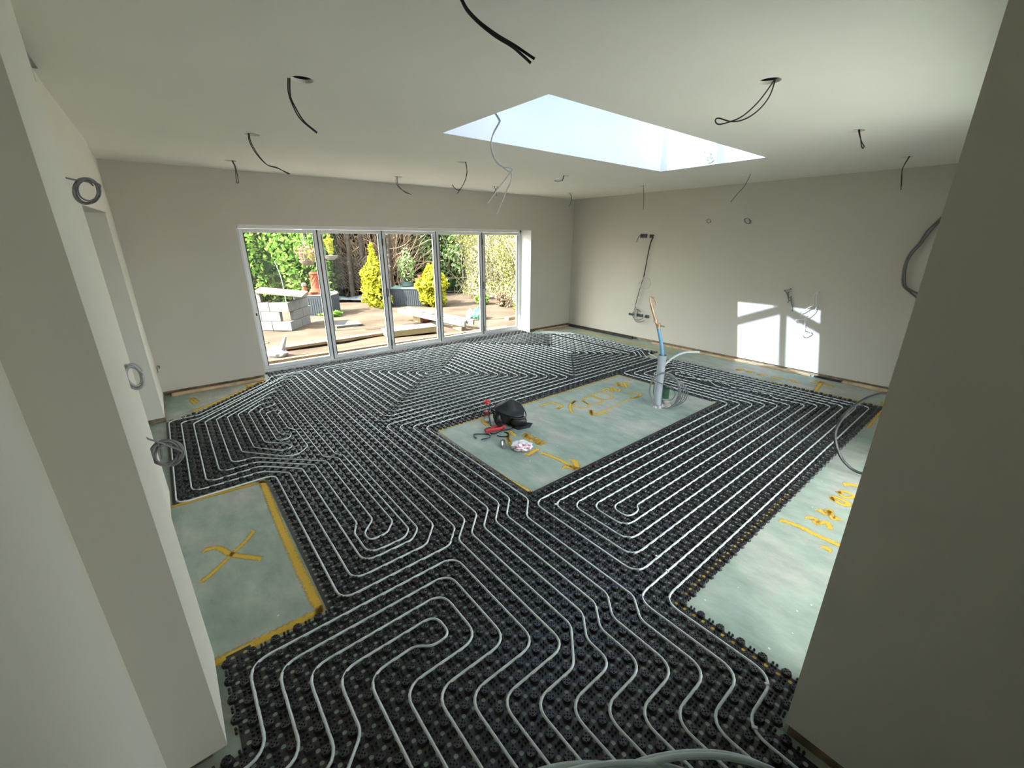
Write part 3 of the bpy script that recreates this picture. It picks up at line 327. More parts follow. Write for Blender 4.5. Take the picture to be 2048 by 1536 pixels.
# ------------------------------------------------------------------ room shell
H = ROOM['H']; XR = ROOM['Xr']; YB = ROOM['Yb']; S0x, S1x, S0y, S1y = ROOM['s']
XL = -.2535; XN = -.285; YR = YB + .30          # YR: inner face of the door frame
NX, NY0, NY1 = -.168, 1.512, 1.99               # nib on the left
RX, RY = 1.559, .189                            # corner of the wall on the right
DO0, DO1, DZ = 3.78, 5.52, 2.06                 # opening in the left wall
FX0, FX1, FZ = .856, 5.834, 2.041               # door opening
PB_ = .062                                      # plaster stops above the floor

f = MB().box((2.65, 2.10, -.06), (9.34, 9.42, .12)).build('floor', m_floor); struct(f)

def poly_with_holes(outer, holes, z, name, m, flip=False):
    bm = bmesh.new()
    def loop(pts):
        vs = [bm.verts.new((x, y, z)) for x, y in pts]
        return [bm.edges.new((vs[i], vs[(i+1) % len(vs)])) for i in range(len(vs))]
    es = loop(outer)
    for h_ in holes: es += loop(h_)
    bmesh.ops.triangle_fill(bm, use_beauty=True, edges=es)
    return bm
circ = lambda x, y, r, n=24: [(x + r*math.cos(2*PI*k/n), y + r*math.sin(2*PI*k/n)) for k in range(n)]
HR = .056
notch = [(-.42, 2.86), (-.2635, 2.86), (-.2635, 3.40), (-.42, 3.40)]
outer = [(-1.9, -2.6), (XR+.3, -2.6), (XR+.3, YR+.35), (-1.9, YR+.35)]
bm = poly_with_holes(outer, [circ(x, y, HR) for x, y in HOLES.values()] + [[(S0x, S0y), (S1x, S0y), (S1x, S1y), (S0x, S1y)], notch], H, 'ceiling', m_ceil)
# thickness of the holes
def rim(bm, pts, z0, z1, inward=True):
    lo = [bm.verts.new((x, y, z0)) for x, y in pts]; hi = [bm.verts.new((x, y, z1)) for x, y in pts]
    for i in range(len(pts)):
        j = (i+1) % len(pts); bm.faces.new((lo[i], lo[j], hi[j], hi[i]))
for x, y in HOLES.values(): rim(bm, circ(x, y, HR), H, H+.018)
me = bpy.data.meshes.new('ceiling'); bm.to_mesh(me); bm.free()
ceiling = struct(link_mesh('ceiling', me, m_ceil))
# dark sheets painted as the unlit space over the plasterboard, open over the rooflight
v = MB(); z = H + .20
v.quad((-1.9, -2.6, z), (XR+.3, -2.6, z), (XR+.3, S0y-.03, z), (-1.9, S0y-.03, z))
v.quad((-1.9, S1y+.03, z), (XR+.3, S1y+.03, z), (XR+.3, YR+.35, z), (-1.9, YR+.35, z))
v.quad((-1.9, S0y-.03, z), (S0x-.03, S0y-.03, z), (S0x-.03, S1y+.03, z), (-1.9, S1y+.03, z))
v.quad((S1x+.03, S0y-.03, z), (XR+.3, S0y-.03, z), (XR+.3, S1y+.03, z), (S1x+.03, S1y+.03, z))
struct(v.build('ceiling_void_dark_sheet', m_dark))
# roof slab above
v = MB(); ZT = 3.20
for (a0, b0, a1, b1) in [(-1.9, -2.6, XR+.3, S0y-.02), (-1.9, S1y+.02, XR+.3, YR+.35), (-1.9, S0y-.02, S0x-.02, S1y+.02), (S1x+.02, S0y-.02, XR+.3, S1y+.02)]:
    v.box(((a0+a1)/2, (b0+b1)/2, (H+.22+ZT)/2), (a1-a0, b1-b0, ZT-H-.22))
struct(v.build('roof', m_roof))
# rooflight shaft
v = MB()
v.quad((S0x, S1y, H), (S1x, S1y, H), (S1x, S1y, ZT+.06), (S0x, S1y, ZT+.06))
v.quad((S0x, S0y, H), (S0x, S0y, ZT+.06), (S1x, S0y, ZT+.06), (S1x, S0y, H))
v.quad((S0x, S0y, H), (S0x, S1y, H), (S0x, S1y, ZT+.06), (S0x, S0y, ZT+.06))
v.quad((S1x, S0y, H), (S1x, S0y, ZT+.06), (S1x, S1y, ZT+.06), (S1x, S1y, H))
struct(v.build('wall_rooflight_shaft', m_white))
# pitched rooflight: ridge along x, two rafter pairs
rl = empty('rooflight', ((S0x+S1x)/2, (S0y+S1y)/2, ZT+.06)); rl['kind'] = 'structure'
cx_, cy_, cz_ = rl.location
hx, hy, rise = (S1x-S0x)/2, (S1y-S0y)/2, .27
def bar(a, b, w, name='glazing_bar'):
    v = MB(); a = Vector(a); b = Vector(b); d = b-a; 
    q = d.to_track_quat('X', 'Z').to_matrix(); v.box((a+b)/2, (d.length, w, w*1.1), R=q); return v.build(name, m_frame, rl)
bar((-hx-.05, 0, rise), (hx+.05, 0, rise), .085, 'ridge_bar')
for x in (-hx, -hx/3, hx/3, hx):
    for s in (-1, 1): bar((x, 0, rise), (x, s*(hy+.02), .0), .07)
v = MB()
for s in (-1, 1): v.quad((-hx, 0, rise+.02), (hx, 0, rise+.02), (hx, s*hy, .02), (-hx, s*hy, .02))
v.build('rooflight_glass', m_roofglass, rl)
v = MB()
for s in (-1, 1): v.add([(s*hx, -hy, 0), (s*hx, hy, 0), (s*hx, 0, rise)], [(0, 1, 2)])
v.build('gable_panel', m_frame, rl)
v = MB()
for s in (-1, 1):
    v.box((0, s*(hy+.045), -.01), (2*hx+.12, .07, .10)); v.box((s*(hx+.045), 0, -.01), (.07, 2*hy+.02, .10))
v.build('kerb', m_frame, rl)

# far wall (with the folding doors)
T = .42
v = MB()
v.box(((XL-.4+FX0)/2, YB+T/2, (PB_+H)/2), (FX0-XL+.4, T, H-PB_))
v.box(((FX1+XR+.3)/2, YB+T/2, (PB_+H)/2), (XR+.3-FX1, T, H-PB_))
v.box(((FX0+FX1)/2, YB+T/2, (FZ+H)/2), (FX1-FX0, T, H-FZ))
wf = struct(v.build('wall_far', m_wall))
v = MB()
v.box(((XL-.4+FX0)/2, YB+.03+T/2, PB_/2), (FX0-XL+.4-.02, T-.04, PB_)); v.box(((FX1+XR+.3)/2, YB+.03+T/2, PB_/2), (XR+.3-FX1-.02, T-.04, PB_))
struct(v.build('trim_1', m_brown))
# white lining of the right hand reveal
v = MB().box((FX1-.004, (YB+YR)/2+.0, FZ/2), (.012, YR-YB, FZ)); struct(v.build('trim_2', m_white))
# right wall
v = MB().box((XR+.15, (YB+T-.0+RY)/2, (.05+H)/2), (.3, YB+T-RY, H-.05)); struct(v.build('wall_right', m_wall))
v = MB().box((XR+.17, (YB+RY)/2, .025), (.3, YB-RY, .05)); struct(v.build('trim_3', m_brown))
# near wall and the wall beside the camera
v = MB(); NW0, NW1, NWZ = 1.90, 4.5, 2.38        # unseen glazed opening added to light the room, facing patio on the near side
v.box(((RX+NW0)/2, RY-.15, H/2), (NW0-RX-.002, .30, H)); v.box(((NW1+XR+.3)/2, RY-.15, H/2), (XR+.3-NW1, .30, H)); v.box(((NW0+NW1)/2, RY-.15, (NWZ+H)/2), (NW1-NW0, .30, H-NWZ))
struct(v.build('wall_near', m_wall))
nw = empty('added_window', ((NW0+NW1)/2, RY-.15, 0)); nw['kind'] = 'structure'; Wn = NW1-NW0
v = MB()
for k in range(3): v.box((-Wn/2+.03+k*(Wn-.06)/2, 0, NWZ/2), (.06, .07, NWZ))
for z_ in (.03, NWZ-.03): v.box((0, 0, z_), (Wn, .07, .06))
v.build('added_window_frame', m_frame, nw); MB().box((0, 0, NWZ/2), (Wn, .006, NWZ-.1)).build('added_window_glass', m_addedwindowglass, nw)
struct(MB().box((5.5, -5.0, -.10), (7.4, 9.7, .10)).build('added_patio', m_added_patio))  # unseen paving added to bounce daylight in through the near opening
v = MB(); v.add([(RX, RY, .045), (RX-.03, -2.6, .045), (RX-.03, -2.6, H), (RX, RY, H), (RX+.25, RY, .045), (RX+.25, -2.6, .045), (RX+.25, -2.6, H), (RX+.25, RY, H)],
    [(0, 1, 2, 3), (4, 7, 6, 5), (0, 3, 7, 4), (1, 5, 6, 2), (0, 4, 5, 1), (3, 2, 6, 7)])
struct(v.build('wall_camera_right', m_wall_lightened))
v = MB().box((RX+.10, -1.2, .0225), (.2, 2.75, .045)); struct(v.build('trim_4', m_brown))
# left wall
v = MB()
v.box(((NX-.6)/2, (NY0+NY1)/2, H/2), (abs(NX+.6)-.0+0, NY1-NY0, H)); 
v.v = []; v.f = []
v.box(((NX-.75)/2, (NY0+NY1)/2, (.03+H)/2), (NX+.75, NY1-NY0, H-.03))
struct(v.build('wall_nib', m_wall_lightened))
v = MB()
v.box((XN-.15, (NY1+DO0)/2, (.035+2.60)/2), (.30, DO0-NY1, 2.60-.035))
v.box((XN-.29, (NY1+3.40)/2, (2.60+2.95)/2), (.06, 3.40-NY1, .35))
v.box((XN-.15, (3.40+DO0)/2, (2.60+H)/2+.1), (.30, DO0-3.40, H-2.60+.2))
# header and far jamb
v.add([(XN, DO0, DZ), (XL-.01, DO1, DZ+.03), (XL-.01, DO1, H), (XN, DO0, H), (XN-.3, DO0, DZ), (XN-.3, DO1, DZ+.03), (XN-.3, DO1, H), (XN-.3, DO0, H)],
      [(0, 1, 2, 3), (4, 7, 6, 5), (0, 4, 5, 1), (0, 3, 7, 4), (1, 5, 6, 2), (3, 2, 6, 7)])
v.box(((XL-.31)/2-.15, (DO1+YB)/2, (.06+H)/2), (.31, YB-DO1, H-.06))
v.v = [p for p in v.v]
struct(v.build('wall_left', m_wall_lightened))
v = MB()
v.box((XL-.17, (DO1+YB)/2+.01, .03), (.30, YB-DO1-.04, .06)); v.box((XN-.17, (NY1+DO0)/2, .0175), (.3, DO0-NY1, .035))
v.box((NX-.30, (NY0+NY1)/2, .015), (.5, NY1-NY0-.03, .03))
struct(v.build('trim_5', m_brown))
# lobby behind the opening in the left wall
v = MB()
v.box((-1.9, (3.0+6.6)/2, H/2), (.1, 3.8, H)); v.box((-1.2, 6.15, H/2), (1.3, .1, H)); v.box((-1.2, 3.2, H/2), (1.3, .1, H))
struct(v.build('wall_lobby', m_wall))
# camera room: wall to the left of the camera
v = MB().box((-.337-.15, (NY0-2.6)/2, H/2), (.30, NY0+2.6-.0, H)); struct(v.build('wall_camera_left', m_wall_lightened))
# back wall
struct(MB().box((.6, -2.55, H/2), (2.2, .1, H)).build('wall_back', m_wall))
# unseen two storey house body, added and sized to block the low sun
v = MB().box((-2.9, 1.2, 3.34), (4.6, 10.7, 6.68)); 
v.v = []; v.f = []
v.box((-2.60, 1.5, (3.25+6.62)/2), (4.0, 9.6, 6.62-3.25)); v.box((-2.9-1.25, 1.5, 1.6), (2.1, 9.6, 3.3))
struct(v.build('sun_block_house', m_house))

# folding doors
def glazing():
    w = (FX1-FX0)/5
    d = empty('door_1', (FX0, YR, 0)); d['kind'] = 'structure'
    Wd = FX1-FX0; fr = .045; D_ = .07
    v = MB()
    v.box((Wd/2, D_/2, .022), (Wd, D_+.02, .044)); v.box((Wd/2, D_/2, FZ-.02), (Wd, D_, .04))
    v.box((.024, D_/2, FZ/2), (.048, D_, FZ)); v.box((Wd-.024, D_/2, FZ/2), (.048, D_, FZ))
    v.build('outer_frame', m_frame, d)
    n0 = [.048, 1.035, 2.02, 3.005, 3.99, Wd-.048]
    for i in range(5):
        a, b = n0[i]+.003, n0[i+1]-.003; z0, z1 = .048, FZ-.044; st = .052
        v = MB()
        v.box((a+st/2, .03, (z0+z1)/2), (st, .055, z1-z0), bev=.004); v.box((b-st/2, .03, (z0+z1)/2), (st, .055, z1-z0), bev=.004)
        v.box(((a+b)/2, .03, z0+.03), (b-a-2*st, .055, .06), bev=.004); v.box(((a+b)/2, .03, z1-.024), (b-a-2*st, .055, .048), bev=.004)
        s = v.build('sash', m_frame, d)
        MB().box(((a+b)/2, .035, (z0+z1)/2), (b-a-2*st, .008, z1-z0-.1)).build('pane', m_glass, s)
        g = MB()
        for x in (a+st+.003, b-st-.003): g.box((x, .006, (z0+z1)/2), (.010, .014, z1-z0-.11))
        g.build('gasket', m_gasket, s)
    for i in (1, 2, 3, 4):
        MB().box((n0[i], .024, FZ/2), (.016, .052, FZ-.09)).build('meeting_seal', m_gasket, d)
    for i in (2, 4):
        v = MB(); x = n0[i]; z = 1.02
        v.box((x-.012, -.012, z), (.008, .012, .13)); v.box((x+.018, -.012, z), (.008, .012, .13)); v.box((x+.003, -.012, z+.062), (.03, .012, .008)); v.box((x+.003, -.012, z-.062), (.03, .012, .008))
        v.build('door_handle', m_gasket, d)
        for zz in (.16, FZ-.22): MB().box((x, -.006, zz), (.022, .014, .10)).build('hinge', m_gasket, d)
    v = MB(); v.box((.075, -.004, .86), (.018, .01, .035)); v.build('lock', m_gasket, d)
glazing()
struct(MB().box(((FX0+FX1)/2, YR+.10, -.03), (FX1-FX0, .34, .06)).build('trim_6', m_stone))

# ------------------------------------------------------------------ castellated mat
x0, y0 = ROOM['x0'], ROOM['y0']
MATP = [(-.315, -1.2), (1.515, -1.2), (1.535, .19), (1.84, .20), (1.84, .75), (6.255, .75), (6.20, 3.44), (6.0, 3.66), (5.95, 3.86), (6.47, 3.84),
        (6.47, 5.70), (6.05, 6.12), (5.79, 6.30), (5.79, YR-.03), (.90, YR-.03), (.88, 6.42), (.60, 6.25), (.30, 5.95), (.02, 5.66), (-.275, 5.51),
        (-.275, 3.615), (.315, 3.60), (.315, 1.945), (-.145, 1.955), (-.140, 1.50), (-.315, 1.49)]
ISL = [(1.872, 3.50), (4.862, 3.495), (4.885, 2.066), (1.884, 2.066)]
def inside(px, py, P):
    r = np.zeros(px.shape, bool); n = len(P)
    for i in range(n):
        xa, ya = P[i]; xb, yb = P[(i+1) % n]
        if ya == yb: continue
        c = ((ya > py) != (yb > py)) & (px < (xb-xa)*(py-ya)/(yb-ya)+xa); r ^= c
    return r
def edge_dist(px, py, P):
    d = np.full(px.shape, 9.)
    for i in range(len(P)):
        a = np.array(P[i]); b = np.array(P[(i+1) % len(P)]); ab = b-a; t = np.clip(((px-a[0])*ab[0]+(py-a[1])*ab[1])/(ab@ab), 0, 1)
        d = np.minimum(d, np.hypot(px-a[0]-t*ab[0], py-a[1]-t*ab[1]))
    return d
def replicate(tv, tf, pos):
    """tv (n,3) template verts, tf triangles (m,3), pos (k,3)"""
    n = len(tv); V = (tv[None]+pos[:, None]).reshape(-1, 3)
    F = (tf[None]+(np.arange(len(pos))*n)[:, None, None]).reshape(-1, 3); return V, F
def tris(faces):
    o = []
    for q in faces:
        for i in range(1, len(q)-1): o.append((q[0], q[i], q[i+1]))
    return np.array(o)
def cap_with_holes(outer, holes, z):
    vs = [Vector(p) for p in outer]; es = [(i, (i+1) % len(outer)) for i in range(len(outer))]; cent = []
    for hp in holes:
        b = len(vs); vs += [Vector(p) for p in hp]; es += [(b+i, b+(i+1) % len(hp)) for i in range(len(hp))]
        cent.append(Vector((sum(p[0] for p in hp)/len(hp), sum(p[1] for p in hp)/len(hp))))
    ov, oe, of, *_ = delaunay_2d_cdt(vs, es, [], 1, 1e-6)
    fs = []
    for t in of:
        c = sum((ov[i] for i in t), Vector((0, 0)))/len(t)
        rr = (Vector(holes[0][0])-cent[0]).length*.8 if holes else 0
        if any((c-k).length < rr for k in cent): continue
        fs.append(tuple(t))
    return [(p.x, p.y, z) for p in ov], fs
def nodule(detail):
    n = 16 if detail else 8; m = MB(); prof = [(.0212, .001), (.0200, .011), (.0188, .0168), (.0170, .0190)] if detail else [(.0208, .001), (.0186, .0168), (.0166, .0190)]
    for k_, (r_, z_) in enumerate(prof):
        for k in range(n):
            t = 2*PI*k/n + PI/8*(0 if detail else 0)
            rr = r_*(1 + (.06*math.cos(8*t) if detail else 0)); m.v.append((rr*math.cos(t), rr*math.sin(t), z_))
    for i in range(len(prof)-1):
        for k in range(n): m.f.append((i*n+k, i*n+(k+1) % n, (i+1)*n+(k+1) % n, (i+1)*n+k))
    top = [(p[0], p[1]) for p in m.v[-n:]]
    if detail:
        hr = .0037; cs_ = [(0, 0)] + [(.0079*a, .0079*b) for a in (-1, 1) for b in (-1, 1)]
        hs = [[(cx+hr*math.cos(PI/3*k), cy+hr*math.sin(PI/3*k)) for k in range(6)] for cx, cy in cs_]
        v, f_ = cap_with_holes(top, hs, prof[-1][1]); m.add(v, f_)
        for hp in hs:
            b = len(m.v); m.v += [(x, y, prof[-1][1]) for x, y in hp] + [(x, y, .009) for x, y in hp]
            for k in range(6): m.f.append((b+k, b+6+k, b+6+(k+1) % 6, b+(k+1) % 6))
            m.f.append(tuple(b+6+k for k in range(6)))
    else: m.f.append(tuple(range(len(m.v)-n, len(m.v))))
    return np.array(m.v), tris(m.f)
def studs(detail):
    m = MB(); n = 8 if detail else 5
    for a, b in ((1, 1), (1, -1), (-1, 1), (-1, -1)):
        c = (a*.0085, b*.0085, 0)
        m.lathe([(.0056, .001), (.0048, .0130), (.0038, .0142), (.0019, .0142), (.0015, .008)] if detail else [(.0056, .001), (.0046, .0138)], c, n=n)
    return np.array(m.v), tris(m.f)
def base_cell():
    m = MB(); n = 12; s = .0252; r_ = .0098
    sq = [(-s, -s), (s, -s), (s, s), (-s, s)]; hp = [(r_*math.cos(2*PI*k/n), r_*math.sin(2*PI*k/n)) for k in range(n)]
    v, f_ = cap_with_holes(sq, [hp], .0022); m.add(v, f_)
    b = len(m.v); m.v += [(x, y, .0022) for x, y in hp] + [(x, y, .0004) for x, y in hp]
    for k in range(n): m.f.append((b+k, b+n+k, b+n+(k+1) % n, b+(k+1) % n))
    return np.array(m.v), tris(m.f)
gi = np.arange(-40, 125); gj = np.arange(-60, 135)
GI, GJ = np.meshgrid(gi, gj, indexing='ij')
NXp = x0 + .05*(GI+.5); NYp = y0 + .05*(GJ+.5)
on = inside(NXp, NYp, MATP) & ~inside(NXp, NYp, ISL) & (edge_dist(NXp, NYp, MATP) > .012) & ((edge_dist(NXp, NYp, ISL) > .012))
even = (GI-GJ) % 2 == 0
dist = np.hypot(NXp, NYp)
# near parts keep their pierced tops
near = dist < 4.6
# parts of the picture only: nothing of the mat is seen behind y < -.6
Vs, Fs, off = [], [], 0
def put(tpl, sel, z=0.):
    global off
    pos = np.stack([NXp[sel], NYp[sel], np.full(sel.sum(), z)], 1)
    if len(pos) == 0: return
    V, F = replicate(tpl[0], tpl[1], pos); Vs.append(V); Fs.append(F+off); off += len(V)
put(nodule(True), on & even & near); put(nodule(False), on & even & ~near)
put(studs(True), on & ~even & near); put(studs(False), on & ~even & ~near)
CXp = x0 + .05*GI; CYp = y0 + .05*GJ
onc = inside(CXp, CYp, MATP) & ~inside(CXp, CYp, ISL) & (edge_dist(CXp, CYp, MATP) > .012) & (edge_dist(CXp, CYp, ISL) > .012)
pos = np.stack([CXp[onc], CYp[onc], np.zeros(onc.sum())], 1); bc = base_cell(); V, F = replicate(bc[0], bc[1], pos); Vs.append(V); Fs.append(F+off); off += len(V)
V = np.concatenate(Vs).astype(np.float32); F = np.concatenate(Fs).astype(np.int32)
me = bpy.data.meshes.new('castellated_mat'); me.vertices.add(len(V)); me.vertices.foreach_set('co', V.ravel())
me.loops.add(F.size); me.loops.foreach_set('vertex_index', F.ravel()); me.polygons.add(len(F)); me.polygons.foreach_set('loop_start', np.arange(0, F.size, 3, dtype=np.int32))
me.update()
o = link_mesh('castellated_mat', me, m_mat); tag(o, 'black castellated plastic mat covering most of the floor under the pipes', 'floor mat')

# ------------------------------------------------------------------ heating pipes laid in the mat
ZP = .0138; RP = .0066
def gp(p): return (x0 + .05*p[0], y0 + .05*p[1])
def pipe(P, label, R=.095, name='heating_pipe'):
    Q = fillet([Vector(gp(p)) for p in P], R, 6)
    m = MB().tube([(q[0], q[1], ZP) for q in Q], RP, 8)
    return tag(m.build(name, m_pipe, None, True), label, 'pipe', 'heating pipes')
# loop in the right part, both ends run out at the bottom
pipe([(8,-40),(8,-16),(14,-16),(14,-5),(101,-5),(101,48),(78,48),(78,17),(15,17),(15,-1),(97,-1),(97,44),(82,44),(82,13),(19,13),(19,3),(93,3),(93,40),(86,40),(86,9),(23,9),(23,6),(25.4,6),(26.4,7),
      (88,7),(88,25),(89.2,26.6),(90.7,28.1),(89.7,29.2),(89.6,31.5),(91.3,33.3),(91.6,35.5),(91.6,37.6),(90,38.2),(88.8,37.2),(88.8,34),(90.3,31),(91.6,27.8),(91.9,24.4),(90,21.4),(91.1,19.8),(91.6,15.8),(91.9,13.6),(90.2,11.5),(90.6,8.5),(91,5),
      (21,5),(21,11),(84,11),(84,42),(95,42),(95,1),(17,1),(17,15),(80,15),(80,46),(99,46),(99,-3),(12,-3),(12,-14),(6,-14),(6,-40)],
     'pale pipe loop filling the mat right of the bare rectangle, with long diagonal-looking straight runs')
# far right loop
pipe([(4,-40),(4,-12),(10,-12),(10,-4.9),(12,-2.6),(12,15.2),(15,18.2),(15,51),(101,51),(102.2,53.5),(103.4,56),(107,57.5),(107,96),(100,107),(65,107),(65,55),(98,55),(103,60),(103,97),(98,103),(69,103),(69,59),(98,59),(98,99),(73,99),(73,63),(94,63),(94,95),(77,95),(77,67),(90,67),(90,91),(81,91),(81,71),(86,71),(86,86),
      (84,84),(84,73),(83,73),(83,89),(88,89),(88,69),(79,69),(79,93),(92,93),(92,65),(75,65),(75,97),(96,97),(96,61),(71,61),(71,101),(101,101),(101,60),(98,57),(67,57),(67,105),(99,105),(105,96),(105,60),(98,53),(13,53),(13,20.2),(10,17.2),(10,-.6),(8,-2.9),(8,-10),(2,-10),(2,-40)],
     'pale pipe loop coiled in the far right corner of the mat, beyond the bare rectangle')
# loop in front of the doors
A = [(0,-40),(0,-8),(6,-8),(6,-2.9),(8,-.6),(8,17.2),(11,20.2),(11,55),(63,55),(63,109)]
B = [(-2,-40),(-2,-6),(4,-6),(4,-2.9),(6,-.6),(6,17.2),(9,20.2),(9,57),(61,57),(61,107)]
for k in range(0, 13, 2):
    A += [(9+2*k, 109-2*k)]; 
    if k < 12: A += [(9+2*k, 59+2*k), (59-2*k, 59+2*k), (59-2*k, 105-2*k)]
A += [(33, 82.3), (35.2, 82.3), (35.9, 83.3), (37, 83.3)]
Bs = []
for k in range(1, 13, 2):
    Bs += [(9+2*k, 109-2*k), (9+2*k, 59+2*k), (59-2*k, 59+2*k), (59-2*k, 105-2*k)]
Bs = Bs[:-1]
pipe(A + Bs[::-1] + B[::-1], 'pale pipe loop spiralling in long rectangles in front of the folding doors')
# left loop
pipe([(-4,-40),(-4,-4),(1,-4),(4,-.8),(4,17.2),(7,20.2),(7,109),(-2.6,109),(-3.4,106.4),(-5,104),(-20.7,88.3),(-26,88.3),(-26,50),(-13,50),(-13,17),(.6,17),(3,19.6),(3,106.6),(-1,105),(-22,83.4),(-22,54.2),(-14.4,54.6),(-9,49.2),(-9,21),(-2.6,21),(-1,22.6),(-1,99),(-4,97.4),(-18,83),(-18,58.8),(-14.7,58.8),(-5,49.2),(-5,28.3),(-7,26.2),(-7,24.3),(-4.6,24.3),(-3,26.2),(-3,49.2),(-5,51.2),(-5,90.6),(-7.4,90.6),(-14,83.2),(-14,63),(-9.9,58.1),(-8,59),(-9,61.1),(-12,64.2),(-12,83),(-9,86.8),(-6.6,87.2),(-6,85.2),(-7,84.2),(-9.4,83.4),(-10,81.6),(-10,63.6),(-8.4,62.9),(-7,64.4),(-9,66.9),(-9,80.5),(-6.2,80.5),(-6,79.2),(-7,78),(-7,68.6),(-6,66),(-6,57.2),(-8.4,54.8),(-10.5,56),(-16,62.6),(-16,83),(-5,94.6),(-3,94.6),(-3,51),(-2,49.6),(-2,23.2),(-3.2,22),(-8,22),(-8,27),(-7,29),(-7,49.2),(-14.5,56.6),(-20,56.6),(-20,83),(-.6,103.4),(1,103.4),(1,22),(-1.6,19),(-11,19),(-11,49.2),(-14.4,52.4),(-24,52.4),(-24,86),(-20.9,86),(.8,107.8),(5,108),(5,20.2),(2,17.2),(2,-2),(-6,-2),(-6,-40)],
     'pale pipe loop filling the left side of the mat, with small hooks and angled runs', R=.085)
# runs at the bottom left
pipe([(-27,6),(-22,6),(-22,15),(0,15),(0,0),(-8,0),(-8,-40)], 'outermost pipe bend at the near left, closest to the crossed bare patch')
pipe([(-27,4),(-20,4),(-20,13),(-2,13),(-2,2),(-10,2),(-10,-40)], 'second pipe bend in from the crossed bare patch at the near left')
pipe([(-27,2),(-18,2),(-18,11),(-4,11),(-4,4),(-12,4),(-12,-40)], 'third pipe bend in from the crossed bare patch at the near left')
pipe([(-27,0),(-18.8,0),(-16,3),(-16,9),(-6,9),(-6,6),(-8,6),(-9.3,7.1),(-14,7),(-14,-40)], 'innermost near left pipe, ending in a rounded hairpin turn')
# staples
for i, (p, a) in enumerate([((19.2, -.9), 0), ((18.1, -3.0), 0), ((17.2, 14.6), .8), ((12.9, -15.8), .8), ((8.4, -16.6), .6), ((41, 15), 0), ((90.2, 38), .4)]):
    q = gp(p); v = MB().box((q[0], q[1], ZP+.004), (.012, .020, .012), rz=a, bev=.002)
    tag(v.build('pipe_clip', m_whitecable), ['white clip at the lowest corner of the right pipe loop', 'white clip on the straight run just above the near right turn', 'white clip where a pipe turns below the corner of the bare rectangle', 'white clip on the pipe beside the near right bare patch', 'white clip nearest the near right wall corner', 'white clip midway along a straight run right of the bare rectangle', 'white clip beside the upright grey duct'][i], 'clip', 'pipe clips')

# ------------------------------------------------------------------ spray paint on the floor
def stroke(m, P, w, A):
    P = [Vector((p[0], p[1])) for p in smooth_path([(p[0], p[1], 0) for p in P], 5)]
    if len(P) < 2: return
    e0 = P[0] + (P[0]-P[1]).normalized()*w*.4; e1 = P[-1] + (P[-1]-P[-2]).normalized()*w*.4
    P = [e0] + P + [e1]; b = len(m.v); n = len(P)
    for i, p in enumerate(P):
        t = (P[min(i+1, n-1)] - P[max(i-1, 0)]).normalized(); nn = Vector((-t.y, t.x))
        for k in (-1, -.5, 0, .5, 1):
            q = p + nn*k*w*.62; m.v.append((q.x, q.y, PZ)); A.append(1.0 if i in (0, n-1) else k)
    for i in range(n-1):
        for k in range(4): m.f.append((b+i*5+k, b+i*5+k+1, b+(i+1)*5+k+1, b+(i+1)*5+k))
PZ = .0006
plabel = {'dim3000': ('painted_dimension', 'yellow sprayed 3000mm lettering across the far half of the bare rectangle', 'painted lettering'),
 'arrow3000': ('painted_arrow', 'yellow sprayed double arrow under the 3000mm lettering', 'painted arrow'),
 'dimshort': ('painted_dimension', 'yellow sprayed numbers beside the crumpled wrapper on the bare rectangle', 'painted lettering'),
 'arrowshort': ('painted_arrow', 'yellow sprayed arrow pointing to the near edge of the bare rectangle', 'painted arrow'),
 'spot': ('painted_mark', 'short yellow stroke under the red capped bottle', 'painted mark'),
 'cross': ('painted_cross', 'yellow sprayed cross in the middle of the near left bare patch', 'painted cross'),
 'cutedge': ('painted_line', 'yellow line around the near left bare patch with the cross', 'painted line'),
 'islededge': ('painted_line', 'yellow line along the edges of the large bare rectangle', 'painted line'),
 'diagedge': ('painted_line', 'yellow line along the slanting mat edge by the left of the doors', 'painted line'),
 'diagcross': ('painted_cross', 'faint yellow cross on the floor in the far left corner', 'painted cross'),
 'dim600': ('painted_dimension', 'yellow 600mm lettering on the floor strip under the sunlit wall', 'painted lettering'),
 'arrow600': ('painted_arrow', 'yellow arrow pointing at the right wall on the floor strip', 'painted arrow'),
 'rightedge': ('painted_line', 'yellow line along the right hand edges of the mat', 'painted line'),
 'stripmarks': ('painted_mark', 'faint yellow scribble on the floor strip behind the grey duct', 'painted mark'),
 'dimright': ('painted_dimension', 'yellow sprayed numbers on the near right bare floor by the dark wall', 'painted lettering'),
 'arrowright': ('painted_arrow', 'yellow sprayed bar across the near right bare floor below the numbers', 'painted arrow'),
 'mutededge': ('painted_line', 'yellow line showing through the mat holes beside the near right bare floor', 'painted line')}
split = {'rightedge': ['yellow line along the far right edge of the mat', 'thin yellow line along the mat edge under the sunlit wall', 'thin yellow line along the near right mat edge', 'yellow blot at the right hand corner of the mat'],
 'mutededge': ['yellow line showing through the mat holes down the near right side', 'yellow line showing through the mat holes along the near right bare floor'],
 'stripmarks': ['faint yellow scribble on the strip left of the blue pipe', 'faint yellow tick on the strip right of the blue pipe', 'faint yellow dash on the strip behind the grey duct']}
for k_, (nm, lb, ct_) in list(plabel.items()):
    if k_ in split:
        for i, l2 in enumerate(split[k_]): PAINT[k_+str(i)] = [PAINT[k_][i]]; plabel[k_+str(i)] = (nm, l2, ct_)
        del plabel[k_]
for k_, (nm, lb, ct_) in plabel.items():
    m = MB(); A_ = []
    PZ += .00004
    for P, w in PAINT[k_]: stroke(m, P, w, A_)
    o = m.build(nm, m_spray); at = o.data.attributes.new('across', 'FLOAT', 'POINT')
    if len(o.data.vertices) == len(A_): at.data.foreach_set('value', A_)
    tag(o, lb, ct_)

